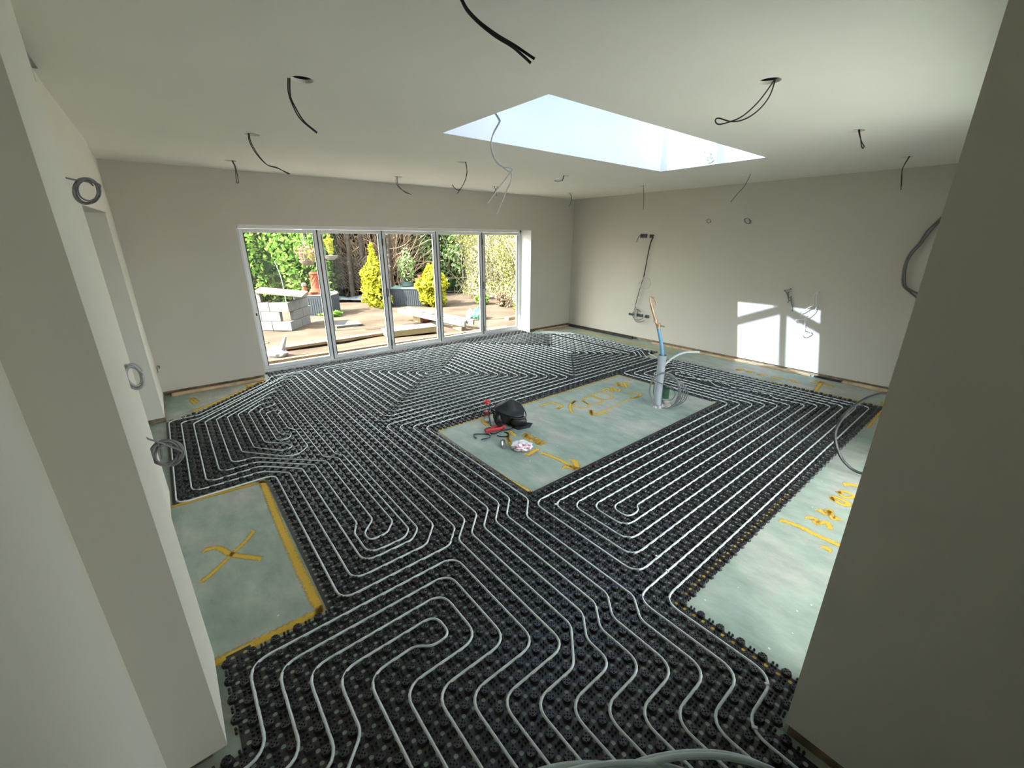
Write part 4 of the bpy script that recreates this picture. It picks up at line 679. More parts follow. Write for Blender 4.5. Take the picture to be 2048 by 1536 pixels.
# ------------------------------------------------------------------ cables
def cable(name, strands, r, m, label, cat='cable', group=None, sub=6, tip=None):
    v = MB()
    for s in strands: v.tube(smooth_path(s, sub), r, 8)
    o = v.build(name, m, None, True); tag(o, label, cat, group); return o
hl = {'a': 'black two-strand cable from the left near ceiling hole, above the door opening side', 'b': 'black looped cable swinging from the large ceiling hole right of the rooflight',
 'c': 'black cable trailing sideways from the second hole of the left ceiling row', 'm': 'short looped cable from the ceiling hole in the far left corner',
 'k': 'small cable from the ceiling hole above the second door pane', 'l': 'kinked cable from the ceiling hole just left of the rooflight corner',
 'j': 'short split cable from the far ceiling hole behind the long grey wires', 'i': 'tiny bent cable from the ceiling hole below the rooflight',
 'h': 'short curved cable by the far ceiling corner', 'g': 'straight thin cable hanging near the top of the right wall',
 'f': 'bent cable hanging above the two small coils on the right wall', 'd': 'narrow looped cable from the ceiling hole above the right wall',
 'e': 'cable from the rightmost ceiling hole near the dark foreground wall', 'n': 'thick black forked cable hanging at the top edge nearest the viewer'}
for k_, st in CAB.items():
    x, y = HOLES[k_]
    st = [[(x + (s[0][0]-x)*.9, y + (s[0][1]-y)*.9, H+.05)] + [tuple(p) for p in s] for s in st]
    if k_ == 'b' or k_ == 'm' or k_ == 'd': st[0].append((x + (st[0][-1][0]-x)*.9, y + (st[0][-1][1]-y)*.9, H+.05))
    cable('ceiling_cable', st, .0036 if k_ != 'n' else .0038, m_blackcable, hl[k_], group='cables hanging from the ceiling holes')
st = [[tuple(SKYCAB[i][0][:2]) + (H+.0,)] + [tuple(p) for p in SKYCAB[i]] for i in range(2)]
cable('ceiling_cable', st, .0042, m_lightcable, 'long pale grey forked cable hanging from the left edge of the rooflight', group='cables hanging from the ceiling holes')
cable('cable_coil', SHAFTCOIL, .003, m_greycable, 'small grey cable coil on the sunlit end of the rooflight shaft', 'cable coil')
cable('cable_coil', COILA, .0042, m_greycable, 'round grey cable coil high on the left wall', 'cable coil', 'coils on the left wall')
cable('cable_coil', COILB, .0050, m_lightcable, 'pale twisted cable coil halfway up the left wall', 'cable coil', 'coils on the left wall')
cable('cable_coil', COILC, .0052, m_greycable, 'lowest grey cable coil sticking out over the mat', 'cable coil', 'coils on the left wall')
cable('cable_stub', HOOKL, .004, m_greycable, 'tiny bent wire low on the far left wall', 'cable')
X_ = XR
cable('cable_coil', RW['c1'], .004, m_greycable, 'smaller left one of two tiny coils high on the right wall', 'cable coil')
cable('cable_coil', RW['c2'], .004, m_greycable, 'larger right one of two tiny coils high on the right wall', 'cable coil')
def tethered(P): return [(XR, P[0][1], P[0][2])] + [tuple(p) for p in P]
cable('wall_cable', [tethered(P) for P in RW['main']], .006, m_blackcable, 'long black cable run between the upper and lower wall boxes')
cable('wall_cable', [tethered(P) for P in RW['ring']+RW['thin']], .004, m_lightcable, 'pale ring of wire tied halfway down the long black cable')
cable('wall_cable', [tethered(P) for P in RW['stub']], .006, m_greycable, 'short grey cable beside the upper double wall box')
cable('wall_cable', [tethered(P) for P in RW['low']], .006, m_greycable, 'tangle of grey loops around the lower wall boxes')
cable('wall_cable', [tethered(P) for P in RW['dark']+RW['darktip']+RW['thin2']], .006, m_greycable, 'dark bent cable on the right wall above the sun patch')
cable('wall_cable', [tethered(P) for P in RW['white']], .005, m_whitecable, 'white zigzag wires hanging in front of the sun patch')
cable('wall_cable', RLOOP, .010, m_greycable, 'long grey cable loop hanging at the right end of the right wall')
cable('cable_loop', BIGARC, .012, m_darkgrey, 'large dark cable arc over the mat at the right, ending behind the dark foreground wall', 'cable')
for i, (bx, lb) in enumerate(zip(RW['sock'], ['upper double wall box on the right wall', 'upper single wall box above the long black cable', 'lower double wall box among the loops', 'lower left wall box hanging loose', 'lower right wall box hanging loose'])):
    (a, b) = bx; e = empty('wall_box', (XR, (a[1]+b[1])/2, (a[2]+b[2])/2)); w = abs(a[1]-b[1]); h2 = abs(a[2]-b[2])
    v = MB(); t = .006
    for s in (-1, 1): v.box((-.012, s*(w/2-t/2), 0), (.03, t, h2)); v.box((-.012, 0, s*(h2/2-t/2)), (.03, w, t))
    v.box((.0, 0, 0), (.004, w, h2)); v.build('box_shell', m_socket, e)
    MB().box((-.006, -w*.22, 0), (.012, w*.3, h2*.7)).build('wire_terminal', m_gasket, e)
    if w > .12: MB().box((-.006, w*.25, 0), (.012, w*.3, h2*.6)).build('wire_terminal', m_gasket, e)
    tag(e, lb, 'wall box', 'electrical boxes on the right wall')

# ------------------------------------------------------------------ services rising from the bare rectangle
dct = empty('service_duct', IS['base'])
B0 = Vector(IS['base'])
rel = lambda P: [Vector(p)-B0 for p in P]
v = MB().tube(smooth_path(rel(IS['duct']), 4), .045, 20, cap=False); v.tube(smooth_path(rel(IS['duct']), 4), .041, 20, cap=False); v.build('duct_tube', m_conduit, dct, True)
v = MB(); R_ = random.Random(3)
for k in range(14):
    a = R_.uniform(0, 6.28); d = R_.uniform(.03, .07); v.lathe([(.001, -.01), (.03, .0), (.025, .02), (.001, .03)], (d*math.cos(a), d*math.sin(a), .0), n=7)
v.build('mortar_collar', m_stone, dct)
tag(dct, 'leaning grey plastic duct standing in the far corner of the bare rectangle', 'duct')
wp = empty('water_pipe', IS['blue'][0]); B1 = Vector(IS['blue'][0]); rel1 = lambda P: [Vector(p)-B1 for p in P]
MB().tube(smooth_path(rel1(IS['blue']), 5), .019, 14).build('blue_sleeve', m_blue, wp, True)
v = MB().tube(smooth_path(rel1(IS['cop']), 4), .014, 12); v.build('copper_riser', m_copper, wp, True)
v = MB(); c0 = Vector(rel1(IS['cop'])[0]); v.tube([c0, c0+Vector((0, 0, .06))], .021, 12); c1_ = Vector(rel1(IS['cop'])[2]); v.tube([c1_-Vector((0, 0, .02)), c1_+Vector((0, 0, .02))], .019, 12); v.build('fitting', m_copper, wp, True)
MB().tube(smooth_path(rel1(IS['copt']), 4), .008, 10).build('bent_copper_end', m_copper, wp, True)
MB().tube(smooth_path(rel1(IS['lev']), 4), .008, 8).build('valve_lever', m_brass, wp, True)
tag(wp, 'blue water pipe with copper riser and valve coming out of the grey duct', 'pipe')
cable('white_pipe', [IS['white']], .011, m_whitecable, 'white pipe arching from the grey duct towards the right wall', 'pipe')
v = MB()
for P in IS['coil']: v.tube(smooth_path([p for p in P], 3), .0055, 8)
tag(v.build('cable_coil', m_greycable, None, True), 'big upright coil of grey cable around the grey duct', 'cable coil')
cable('cable_stub', [IS['thin']], .005, m_greycable, 'thin loose wire curling beside the green tube', 'cable')
g = IS['green']; gd = empty('green_tube', (g[0][0], g[0][1], 0)); v = MB(); v.lathe([(.040, 0), (.040, .20)], n=20, cap=False); v.lathe([(.036, 0), (.036, .20)], n=20, cap=False); v.build('tube_wall', m_green, gd, True)
tag(gd, 'dark green tube stub behind the grey duct', 'tube')
k_ = IS['knob']; kd = empty('floor_valve', (k_[0][0], k_[0][1], 0)); v = MB().lathe([(.07, 0), (.06, .02), (.03, .03), (.028, .05), (.045, .055), (.045, .075), (.01, .08)], n=18); v.build('valve_body', m_stone, kd, True)
tag(kd, 'pale round fitting low beside the green tube', 'fitting')

# ------------------------------------------------------------------ things left on the bare rectangle
IT = ITEMS
bt = empty('drink_bottle', IT['bottle'])
v = MB().lathe([(.030, .004), (.036, .0), (.037, .03), (.035, .07), (.037, .11), (.037, .17), (.030, .20), (.028, .215)], n=22, cap=False)
m_pet = mat_glass('clear_plastic', (.90, .94, .95), 1.2); v.build('bottle_body', m_pet, bt, True)
MB().lathe([(.031, .078), (.034, .105), (.034, .118), (.001, .118)], n=20).build('red_label', m_red, bt, True)
MB().lathe([(.001, .004), (.030, .004), (.031, .02), (.001, .022)], n=20).build('bottle_base', m_whitecable, bt, True)
MB().lathe([(.030, .212), (.040, .214), (.042, .225), (.034, .238), (.014, .242), (.010, .256), (.001, .258)], n=22).build('bottle_cap', m_red, bt, True)
tag(bt, 'clear drink bottle with a red cap beside the black bag', 'bottle')

def blob(name, parent, m, c, d, rz=0., bumps=.08, seed=1, p=2.6, fold=3.0, nu=28, nv=16):
    """soft super-ellipsoid with folds"""
    R = random.Random(seed); ph = [R.uniform(0, 6.28) for _ in range(6)]; v = MB(); vs = []
    sg = lambda x: math.copysign(abs(x)**(2/p), x)
    for i in range(nv+1):
        la = -PI/2 + PI*i/nv
        for j in range(nu):
            lo = 2*PI*j/nu
            k = 1 + bumps*(math.sin(fold*lo+ph[0]+2*la)+.6*math.sin(2*fold*lo-3*la+ph[1])+.5*math.cos(5*la+ph[2]))
            x, y, z_ = sg(math.cos(la))*sg(math.cos(lo))*k*d[0]/2, sg(math.cos(la))*sg(math.sin(lo))*k*d[1]/2, sg(math.sin(la))*d[2]/2*(1+.3*bumps*math.sin(4*lo+ph[3]))
            q = Matrix.Rotation(rz, 3, 'Z') @ Vector((x, y, z_)) + Vector(c); vs.append(q)
    fs = [(i*nu+j, i*nu+(j+1) % nu, (i+1)*nu+(j+1) % nu, (i+1)*nu+j) for i in range(nv) for j in range(nu)]
    v.add(vs, fs); return v.build(name, m, parent, True)
ca_, sa_ = math.cos(-.686), math.sin(-.686)
bg_ = empty('tool_bag', IT['bag'], -.686)
blob('bag_body', bg_, m_fabric, (-.02, .02, .10), (.29, .20, .20), 0, .06, 2)
v = MB()   # stiff flap, pointed at both ends, folded over the body
top = [(-.185, -.03, .190), (-.10, .09, .222), (.0, .13, .232), (.09, .11, .222), (.155, .03, .178), (.175, -.075, .128), (.06, -.115, .128), (-.07, -.095, .155)]
cen = Vector((.01, .0, .255)); loops = []
for k, dz in ((.0, -.05), (.75, -.035), (.99, -.026), (1.0, -.014), (.985, .0), (.90, .012), (.62, .030), (.30, .034)):
    loops.append([Vector((p[0]*k + cen.x*(1-k), p[1]*k + cen.y*(1-k), (p[2] if k > .5 else p[2]*k*1.6 + cen.z*(1-k*1.6) if k else .15) + dz*.8 + (.010*math.sin(5*i_) if .2 < k < .95 else 0))) for i_, p in enumerate(top)])
vs = [p for L_ in loops for p in L_] + [cen + Vector((0, 0, .0))]; fs = []
for a in range(len(loops)-1): fs += [(a*8+i, a*8+(i+1) % 8, (a+1)*8+(i+1) % 8, (a+1)*8+i) for i in range(8)]
fs += [((len(loops)-1)*8+i, (len(loops)-1)*8+(i+1) % 8, len(loops)*8) for i in range(8)]
o = v.add(vs, fs).build('bag_flap', m_fabric, bg_, True); sm = o.modifiers.new('s', 'SUBSURF'); sm.levels = sm.render_levels = 2
v = MB().tube([tuple(p) for p in smooth_path([(p[0], p[1], p[2]-.015) for p in top + top[:1]], 4)], .006, 6); v.build('piping', m_fabric, bg_, True)
blob('front_pocket', bg_, m_fabric, (.10, -.055, .062), (.17, .12, .105), .2, .05, 5)
blob('side_pocket', bg_, m_fabric, (-.11, -.03, .08), (.10, .12, .15), 0, .05, 8)
v = MB().tube(smooth_path([(-.20, .03, .20), (-.215, -.02, .14), (-.20, -.06, .06), (-.185, -.09, .012)], 5), .006, 6); v.tube(smooth_path([(-.17, .0, .14), (-.12, -.07, .09), (-.07, -.12, .04), (-.06, -.15, .012)], 5), .012, 6); v.build('strap', m_fabric, bg_, True)
v = MB(); v.add([(.03, -.11, .008), (.10, -.16, .006), (.22, -.10, .006), (.25, -.05, .03), (.17, -.03, .035), (.06, -.07, .03)], [(0, 1, 2, 3, 4, 5)]); 
o = v.build('bag_skirt', m_fabric, bg_); sm = o.modifiers.new('s', 'SOLIDIFY'); sm.thickness = .008
tag(bg_, 'black fabric tool bag with a folded over pointed flap', 'bag')

a, b = Vector(IT['redL']), Vector(IT['redR']); rt = empty('pipe_cutter', (a+b)/2, math.atan2((b-a).y, (b-a).x)); L_ = (b-a).length
v = MB(); v.box((-.02, .018, .022), (L_*.80, .026, .030), rz=.06, bev=.006); v.box((-.02, -.020, .022), (L_*.86, .022, .030), rz=-.05, bev=.006); v.build('handles', m_red, rt, True)
v = MB(); v.box((L_*.40, 0, .025), (L_*.22, .07, .04), bev=.01); v.build('jaw', m_red, rt, True)
MB().box((L_*.30, 0, .047), (.03, .085, .008)).build('blade', m_gasket, rt); MB().box((-L_*.30, .018, .038), (.05, .016, .006)).build('grip_mark', m_gasket, rt)
tag(rt, 'red hand tool with two handles lying in front of the bag', 'hand tool')
for P, lb in zip(STRAPS, ['black open strap loop nearest the left edge of the bare rectangle', 'black curled strap around the steel cylinder', 'long black strap end running under the red tool', 'short black strap end under the bag']):
    v = MB(); Q = smooth_path(P, 5); v.tube([(p.x, p.y, .008) for p in Q], .0055, 6); tag(v.build('strap_piece', m_fabric, None, True), lb, 'strap')
cy = empty('steel_cylinder', IT['cyl']); rm = Matrix.Rotation(PI/2, 3, 'X'); rm = Matrix.Rotation(-.55, 3, 'Z') @ rm
v = MB().lathe([(.020, .0), (.022, .004), (.022, .11), (.020, .114)], (0, -.0, .022), n=20, R=rm); v.build('cylinder_body', m_steel, cy, True)
v = MB().lathe([(.023, .01), (.0235, .012), (.0235, .022), (.023, .024)], (0, 0, .022), n=20, R=rm); v.build('end_band', m_gasket, cy, True)
tag(cy, 'small shiny steel cylinder lying on the floor by the straps', 'tool part')
# crumpled wrapper
bm = bmesh.new(); bmesh.ops.create_icosphere(bm, subdivisions=3, radius=1); R_ = random.Random(5)
for q in bm.verts:
    k = R_.uniform(.72, 1.12); q.co = Vector((q.co.x*.105*k, q.co.y*.075*k, max(-.002, q.co.z*.045*k+.035)))
me = bpy.data.meshes.new('crumpled_wrapper'); bm.to_mesh(me); bm.free(); o = link_mesh('crumpled_wrapper', me, m_wrap); o.location = (IT['wrap'][0]+.02, IT['wrap'][1]+.03, 0.002); o.rotation_euler = (0, 0, -.6)
m_wrap2 = mat('pink_print', (.55, .25, .32), .3, .2, 30); o.data.materials.append(m_wrap2)
for p_ in o.data.polygons:
    if p_.center.y < -.03 and p_.index % 3 == 0: p_.material_index = 1
tag(o, 'crumpled clear and pink plastic wrapper on the bare rectangle', 'wrapper')

# battens and offcuts along the wall bases
def batten(a, b, w, h2, m, label, z=0., name='timber_batten'):
    a = Vector(a); b = Vector(b); d = b-a; v = MB().box(((a+b)/2)[:] and ((a.x+b.x)/2, (a.y+b.y)/2, z+h2/2), (d.length, w, h2), rz=math.atan2(d.y, d.x), bev=.003)
    return tag(v.build(name, m), label, 'batten', 'battens at the foot of the walls')
batten((6.955, 1.7), (6.96, 4.3), .045, .028, m_batten, 'long timber batten at the foot of the right wall below the sun patch', .001)
batten((6.965, .50), (6.965, 1.32), .045, .034, m_batten, 'timber batten at the right end of the right wall foot', .001)
batten((6.965, 1.34), (6.965, 1.66), .035, .022, m_dark, 'dark short batten between two timber ones on the right wall', .001)
batten((6.97, 4.75), (6.97, 6.45), .04, .05, m_dark, 'dark strip at the foot of the right wall near the corner', .001)
batten((-.20, 6.49), (.82, 6.49), .05, .035, m_batten, 'timber batten under the far wall at the left of the doors', .001)
batten((5.95, 6.50), (6.92, 6.49), .03, .03, m_batten, 'thin batten under the far wall at the right of the doors', .001)

# roll of pipe standing near the viewer
rc = Vector((.712, .275, 0)); ax = Vector((.634, .773, 0)); RR = .327
pr = empty('pipe_roll', rc)
side = Vector((.773, -.634, 0)); v = MB(); vb = MB(); R_ = random.Random(9)
for k in range(5):
    for lay in range(2):
        r_ = RR - .015*lay - .006*R_.random(); off_ = (k-3)*.0175 + (.009 if lay else 0); tilt = R_.uniform(-.10, .10); dx = (-.11 if k % 2 else .07) + R_.uniform(-.03, .03); sq = R_.uniform(.04, .09); ph_ = R_.uniform(0, 6)
        pts = [side*(dx + r_*math.cos(t)*(1+sq*math.cos(3*t+ph_)*.35)) + Vector((0, 0, RR + r_*math.sin(t)*(1+sq*math.sin(2*t+ph_)*.3))) + ax*(off_+tilt*math.cos(t+k)*.3) for t in [2*PI*i/56 for i in range(57)]]
        (v if lay == 0 else vb).tube(pts, .0080, 8, cap=False)
v.build('outer_turns', m_coilpipe, pr, True); vb.build('inner_turns', m_coilpipe, pr, True)
tag(pr, 'roll of thick pale pipe at the bottom edge nearest the viewer', 'pipe roll')
# ------------------------------------------------------------------ garden
ZG = -.12
v = MB(); n_ = 40; R_ = random.Random(4)
xs = np.linspace(-6, 16, n_); ys = np.linspace(YR+.12, 26, n_); b = 0
for i, x in enumerate(xs):
    for j, y in enumerate(ys):
        v.v.append((x, y, ZG + (0 if j == 0 else R_.uniform(-.02, .012))))
for i in range(n_-1):
    for j in range(n_-1): v.f.append((i*n_+j, (i+1)*n_+j, (i+1)*n_+j+1, i*n_+j+1))
struct(v.build('ground', m_ground, None, True))
MB().box((3.6, -30, -.6), (60, 60, .6)).v
def at(x, y, z=ZG): return (x, y, z)
YAW = -.686

def leaves(name, centers, size, m, parent=None, seed=1, flat=.0, long=1.4):
    """one little folded leaf per centre, as one mesh"""
    rg = np.random.default_rng(seed); n = len(centers); c = np.asarray(centers)
    a = rg.normal(size=(n, 3)); a[:, 2] *= (1-flat); a /= np.linalg.norm(a, axis=1)[:, None]
    t = rg.normal(size=(n, 3)); t -= (t*a).sum(1)[:, None]*a; t /= np.linalg.norm(t, axis=1)[:, None]; bb = np.cross(a, t)
    s = size*rg.uniform(.6, 1.25, n)[:, None]
    p0 = c - t*s*long*.5; p1 = c + bb*s*.42 + a*s*.12; p2 = c + t*s*long*.5; p3 = c - bb*s*.42 + a*s*.12
    V = np.stack([p0, p1, p2, p3], 1).reshape(-1, 3).astype(np.float32); k = np.arange(n)*4
    F = np.stack([k, k+1, k+2, k, k+2, k+3], 1).reshape(-1).astype(np.int32)
    me = bpy.data.meshes.new(name); me.vertices.add(len(V)); me.vertices.foreach_set('co', V.ravel()); me.loops.add(len(F)); me.loops.foreach_set('vertex_index', F)
    me.polygons.add(len(F)//3); me.polygons.foreach_set('loop_start', np.arange(0, len(F), 3, dtype=np.int32)); me.update()
    return link_mesh(name, me, m, parent)
def core(parent, d, cz, m, seed=1, amp=.12):  # dark sheets added among the leaves, shade painted in, closing off the sky
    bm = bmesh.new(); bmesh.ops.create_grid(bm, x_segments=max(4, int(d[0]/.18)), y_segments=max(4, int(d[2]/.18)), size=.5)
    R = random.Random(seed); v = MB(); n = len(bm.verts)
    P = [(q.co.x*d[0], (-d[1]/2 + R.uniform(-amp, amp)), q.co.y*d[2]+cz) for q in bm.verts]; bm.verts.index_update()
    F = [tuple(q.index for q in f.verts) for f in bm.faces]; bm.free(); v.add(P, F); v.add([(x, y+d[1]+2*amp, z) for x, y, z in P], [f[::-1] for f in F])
    return v.build('dark_backing', m, parent)
rg = np.random.default_rng(3)
def cloud_box(n, d, lump=.25, f=2.5):
    p = rg.uniform(-.5, .5, (n, 3))*np.array(d); k = np.sin(p[:, 0]*f)+np.sin(p[:, 2]*f*1.3+1)+np.sin(p[:, 0]*f*2.3+p[:, 2]*2)
    p[:, 1] += lump*k*.4; return p
def cloud_ball(n, d, shell=.55, f=4):
    a = rg.normal(size=(n, 3)); a /= np.linalg.norm(a, axis=1)[:, None]; r_ = rg.uniform(shell, 1, n)**.6
    k = 1+.14*np.sin(a[:, 0]*f+1)+.12*np.sin(a[:, 2]*f*1.7)+.1*np.sin(a[:, 1]*f*2)
    return a*(r_*k)[:, None]*np.array(d)*.5
def sticks(n, d, L, r_, m, parent, name='stems', seed=2, up=.9, wig=.25):
    R = random.Random(seed); v = MB()
    for i in range(n):
        p = Vector((R.uniform(-.5, .5)*d[0], R.uniform(-.5, .5)*d[1], R.uniform(0, 1)*d[2]*.6)); q = [p]
        dd = Vector((R.gauss(0, 1-up+.1), R.gauss(0, .3*(1-up+.1)), 1 if R.random() < up else R.gauss(0, 1))).normalized()
        for k in range(5):
            dd = (dd + Vector((R.gauss(0, wig), R.gauss(0, wig*.5), R.gauss(0, wig*.6)))).normalized(); p = p + dd*L/5; q.append(p)
        v.tube(q, r_, 4, cap=False, r2=r_*.4)
    return v.build(name, m, parent)

# tall green hedge beyond the left doors
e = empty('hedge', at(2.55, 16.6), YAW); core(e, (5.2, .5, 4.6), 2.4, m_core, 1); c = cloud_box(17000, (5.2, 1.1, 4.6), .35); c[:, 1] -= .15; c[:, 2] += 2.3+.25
leaves('foliage', c, .105, L_hedge, e, 1); 
c = cloud_box(2500, (5.2, .7, .9), .3); c[:, 2] += .45; c[:, 1] -= .35; leaves('lower_leaves', c, .10, L_dark, e, 2)
v = MB(); 
for x in np.linspace(-2.5, 2.5, 22): v.tube([(x, .3, 0), (x+.1, .3, 2.0)], .03, 5)
v.build('stems', m_bark, e); tag(e, 'tall bright green hedge filling the first door pane', 'hedge')
# reddish shrub top above the hedge corner
e = empty('shrub', at(4.15, 15.3), YAW); c = cloud_ball(1300, (1.7, .8, .9)); c[:, 2] += 2.6; leaves('foliage', c, .09, L_pink, e, 4)
v = MB().tube([(0, 0, 0), (.05, 0, 2.4)], .04, 6); v.build('trunk', m_bark, e); tag(e, 'pinkish leaved shrub at the top right of the green hedge', 'shrub')
# tangle of bare climbing stems on a dark fence
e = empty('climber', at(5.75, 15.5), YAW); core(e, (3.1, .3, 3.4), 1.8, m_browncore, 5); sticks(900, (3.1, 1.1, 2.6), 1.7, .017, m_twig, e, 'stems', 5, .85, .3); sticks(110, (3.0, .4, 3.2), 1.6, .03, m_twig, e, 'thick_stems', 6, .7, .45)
c = cloud_box(900, (3.2, .6, .8), .1); c[:, 2] += .4; leaves('foliage', c, .09, L_dark, e, 7); tag(e, 'mass of dry bare climber stems behind the second door pane', 'climbing plant')
e = empty('fence', at(6.3, 16.3), YAW); v = MB()
for k in range(16): v.box((-1.8+.24*k, 0, 1.15), (.19, .03, 2.3))
v.build('boards', m_post, e); v = MB()
for z in (.4, 1.9): v.box((0, .05, z), (3.8, .05, .09))
v.build('rail', m_post, e); tag(e, 'dark timber fence behind the dry climber', 'fence')
for i, (x, y) in enumerate([(4.95, 14.65), (5.35, 14.6), (6.15, 14.2)]):
    v = MB().tube([(x, y, ZG), (x+.03, y, 1.5), (x+.08, y, 2.6)], lambda t: .085-.02*t, 9); tag(v.build('fence_post', m_post, None, True), ['leftmost weathered trunk-like post among the dry stems', 'middle weathered trunk-like post among the dry stems', 'right weathered trunk-like post among the dry stems'][i], 'post', 'posts among the dry stems')
# lattice panel
e = empty('trellis', at(4.75, 14.9, .25), YAW); v = MB(); 
for k in range(-7, 9):
    for s in (-1, 1): v.box((k*.11, .01*s, .55), (.022, .01, 1.5), R=Matrix.Rotation(s*.78, 3, 'Y'))
w_ = []
v.build('lattice', m_post, e); tag(e, 'dark diagonal lattice panel low in the second door pane', 'trellis')
# golden narrow conifer-like shrub
def bush(name, x, y, d, n, sz, leaf, label, cone=False, seed=1, z0=0.):
    e = empty(name, at(x, y), 0)
    c = cloud_ball(n, d); c[:, 2] += d[2]/2+z0
    if cone:
        t = np.clip(c[:, 2]/d[2], 0, 1); c[:, 0] *= (1.25-t); c[:, 1] *= (1.25-t)
    leaves('foliage', c, sz, leaf, e, seed); sticks(26, (d[0]*.3, d[1]*.3, d[2]*.1), d[2]*.8, .012, m_bark, e, 'stems', seed, .95, .1)
    return tag(e, label, 'shrub')
bush('golden_shrub', 5.0, 12.75, (1.0, .95, 1.72), 2600, .10, L_gold, 'pointed golden yellow shrub at the right of the second door pane', True, 11)
bush('golden_shrub', 6.45, 11.8, (.98, .9, 1.15), 2800, .11, L_gold, 'rounded golden yellow shrub behind the third and fourth panes', False, 12)
# ivy on the back wall
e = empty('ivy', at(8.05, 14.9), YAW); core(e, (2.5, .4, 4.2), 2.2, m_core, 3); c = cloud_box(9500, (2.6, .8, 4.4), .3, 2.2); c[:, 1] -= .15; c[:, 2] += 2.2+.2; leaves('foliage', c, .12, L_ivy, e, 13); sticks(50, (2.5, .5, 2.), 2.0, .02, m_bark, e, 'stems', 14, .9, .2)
tag(e, 'tall grey green ivy behind the third door pane', 'ivy')
e = empty('pot_plant', at(6.0, 12.6, .46), 0); v = MB().lathe([(.13, 0), (.17, .02), (.20, .14), (.21, .15), (.19, .15), (.16, .10)], n=20, cap=False); v.build('pot', m_teal, e, True)
c = cloud_ball(500, (.55, .5, .95)); c[:, 2] += .60; leaves('foliage', c, .07, L_ivy, e, 15); sticks(14, (.15, .15, .1), .8, .008, m_bark, e, 'stems', 16, .95, .15); tag(e, 'bushy plant in a grey green pot on the grey storage box', 'potted plant')
# side boundary: white wall with climbers
v = MB().box((9.25, 11.6, 1.2), (.2, 9.6, 2.64)); tag(v.build('garden_wall', m_render), 'white rendered garden wall glimpsed between the right hand climbers', 'wall')
e = empty('climber', at(8.70, 11.0), 0); c = cloud_box(12000, (.55, 4.2, 3.6), .1); c[:, 0] += .18*np.sin(c[:, 1]*3)+.1*np.sin(c[:, 2]*4); c[:, 2] += 1.8+.15; leaves('foliage', c, .065, L_olive, e, 17)
sticks(170, (.4, 4.2, 2.2), 1.8, .010, m_trellis, e, 'stems', 18, .8, .25); tag(e, 'dense olive leaved climber seen through the last door pane', 'climbing plant')
e = empty('climber', at(8.80, 14.1), 0); c = cloud_box(2200, (.6, 1.9, 1.5), .1); c[:, 2] += 2.6; leaves('foliage', c, .075, L_olive, e, 19); sticks(30, (.4, 1.8, 1.), 2.0, .012, m_trellis, e, 'stems', 20, .8, .25)
tag(e, 'yellowish climber hanging high behind the fourth door pane', 'climbing plant')
e = empty('climber', at(10.2, 16.2), YAW); c = cloud_box(3200, (2.4, .5, 1.8), .3); c[:, 2] += 3.2; leaves('foliage', c, .10, L_gold, e, 21); tag(e, 'bright yellow green foliage high behind the fourth door pane', 'climbing plant'); sticks(20, (2, .4, 1), 2.4, .02, m_bark, e, 'stems', 22, .9, .2)
e = empty('trellis', at(8.30, 9.15, -.12), PI/2+.15); v = MB()
for k in range(-4, 5):
    v.box((k*.14, .0, 1.1), (.028, .012, 2.3), R=Matrix.Rotation(.62, 3, 'Y'))
    v.box((k*.14, .014, 1.1), (.028, .012, 2.3), R=Matrix.Rotation(-.62, 3, 'Y'))
v.build('lattice', m_trellis, e); tag(e, 'pale diagonal trellis at the right edge of the last door pane', 'trellis')
for i, (x, y, d, lf, lb) in enumerate([(7.9, 11.2, (.5, .5, .35), L_hedge, 'low green plant at the foot of the white wall'), (8.05, 10.3, (.45, .6, .55), L_pink, 'small pinkish plant in the right hand bed'),
        (7.6, 8.9, (.5, .6, .45), L_olive, 'low yellow green plant at the foot of the last pane climber'), (3.4, 11.9, (.6, .3, .14), L_hedge, 'low green weeds beside the dark slab')]):
    bush('small_plant', x, y, d, 420, .06, lf, lb, False, 30+i)
# pergola beam, posts and hanging baskets
v = MB().box((3.0, 9.45, 2.10), (4.2, .11, .12), rz=-.25); tag(v.build('pergola_beam', m_pergola), 'white beam crossing the top of the first two door panes', 'beam')
v = MB().box((2.26, 9.40, 2.02), (.10, 1.0, .06)); tag(v.build('pergola_rafter', m_pergola), 'short white rafter end holding the basket with the pinkish plant', 'beam'); v = MB().box((2.92, 9.80, 2.06), (.10, .9, .06)); tag(v.build('pergola_rafter', m_pergola), 'short white rafter end holding the basket with the yellow plant', 'beam')
v = MB().tube([(2.81, 9.85, ZG), (2.81, 9.85, 2.04)], .028, 10); tag(v.build('pergola_post', m_pergola, None, True), 'slim white post behind the right edge of the first pane', 'post')
for i, (x, y, z, lf, lb) in enumerate([(2.26, 9.05, 1.46, L_pink, 'hanging basket with pinkish plant in the first pane'), (2.92, 9.75, 1.52, L_gold, 'hanging basket with upright yellow plant in the second pane')]):
    e = empty('hanging_basket', (x, y, z)); v = MB().lathe([(.02, -.08), (.08, -.07), (.13, -.02), (.15, .02), (.135, .02), (.10, -.02)], n=18, cap=False); v.build('bowl', m_basket if i == 0 else m_pergola, e, True)
    c = cloud_ball(260 if i == 0 else 240, (.36, .36, .34) if i == 0 else (.17, .17, .40)); c[:, 2] += .15 if i == 0 else .26; leaves('foliage', c, .045, lf, e, 40+i)
    if i == 0: c = cloud_ball(70, (.12, .12, .25)); c[:, 0] += .10; c[:, 2] += .15; leaves('yellow_leaves', c, .045, L_gold, e, 44)
    v = MB(); 
    for k in range(3): v.tube([(.145*math.cos(k*2.1), .145*math.sin(k*2.1), .02), (0, 0, .50 if i else .54)], .004, 5)
    v.build('chain', m_greycable, e); tag(e, lb, 'hanging basket', 'hanging baskets under the white beam')

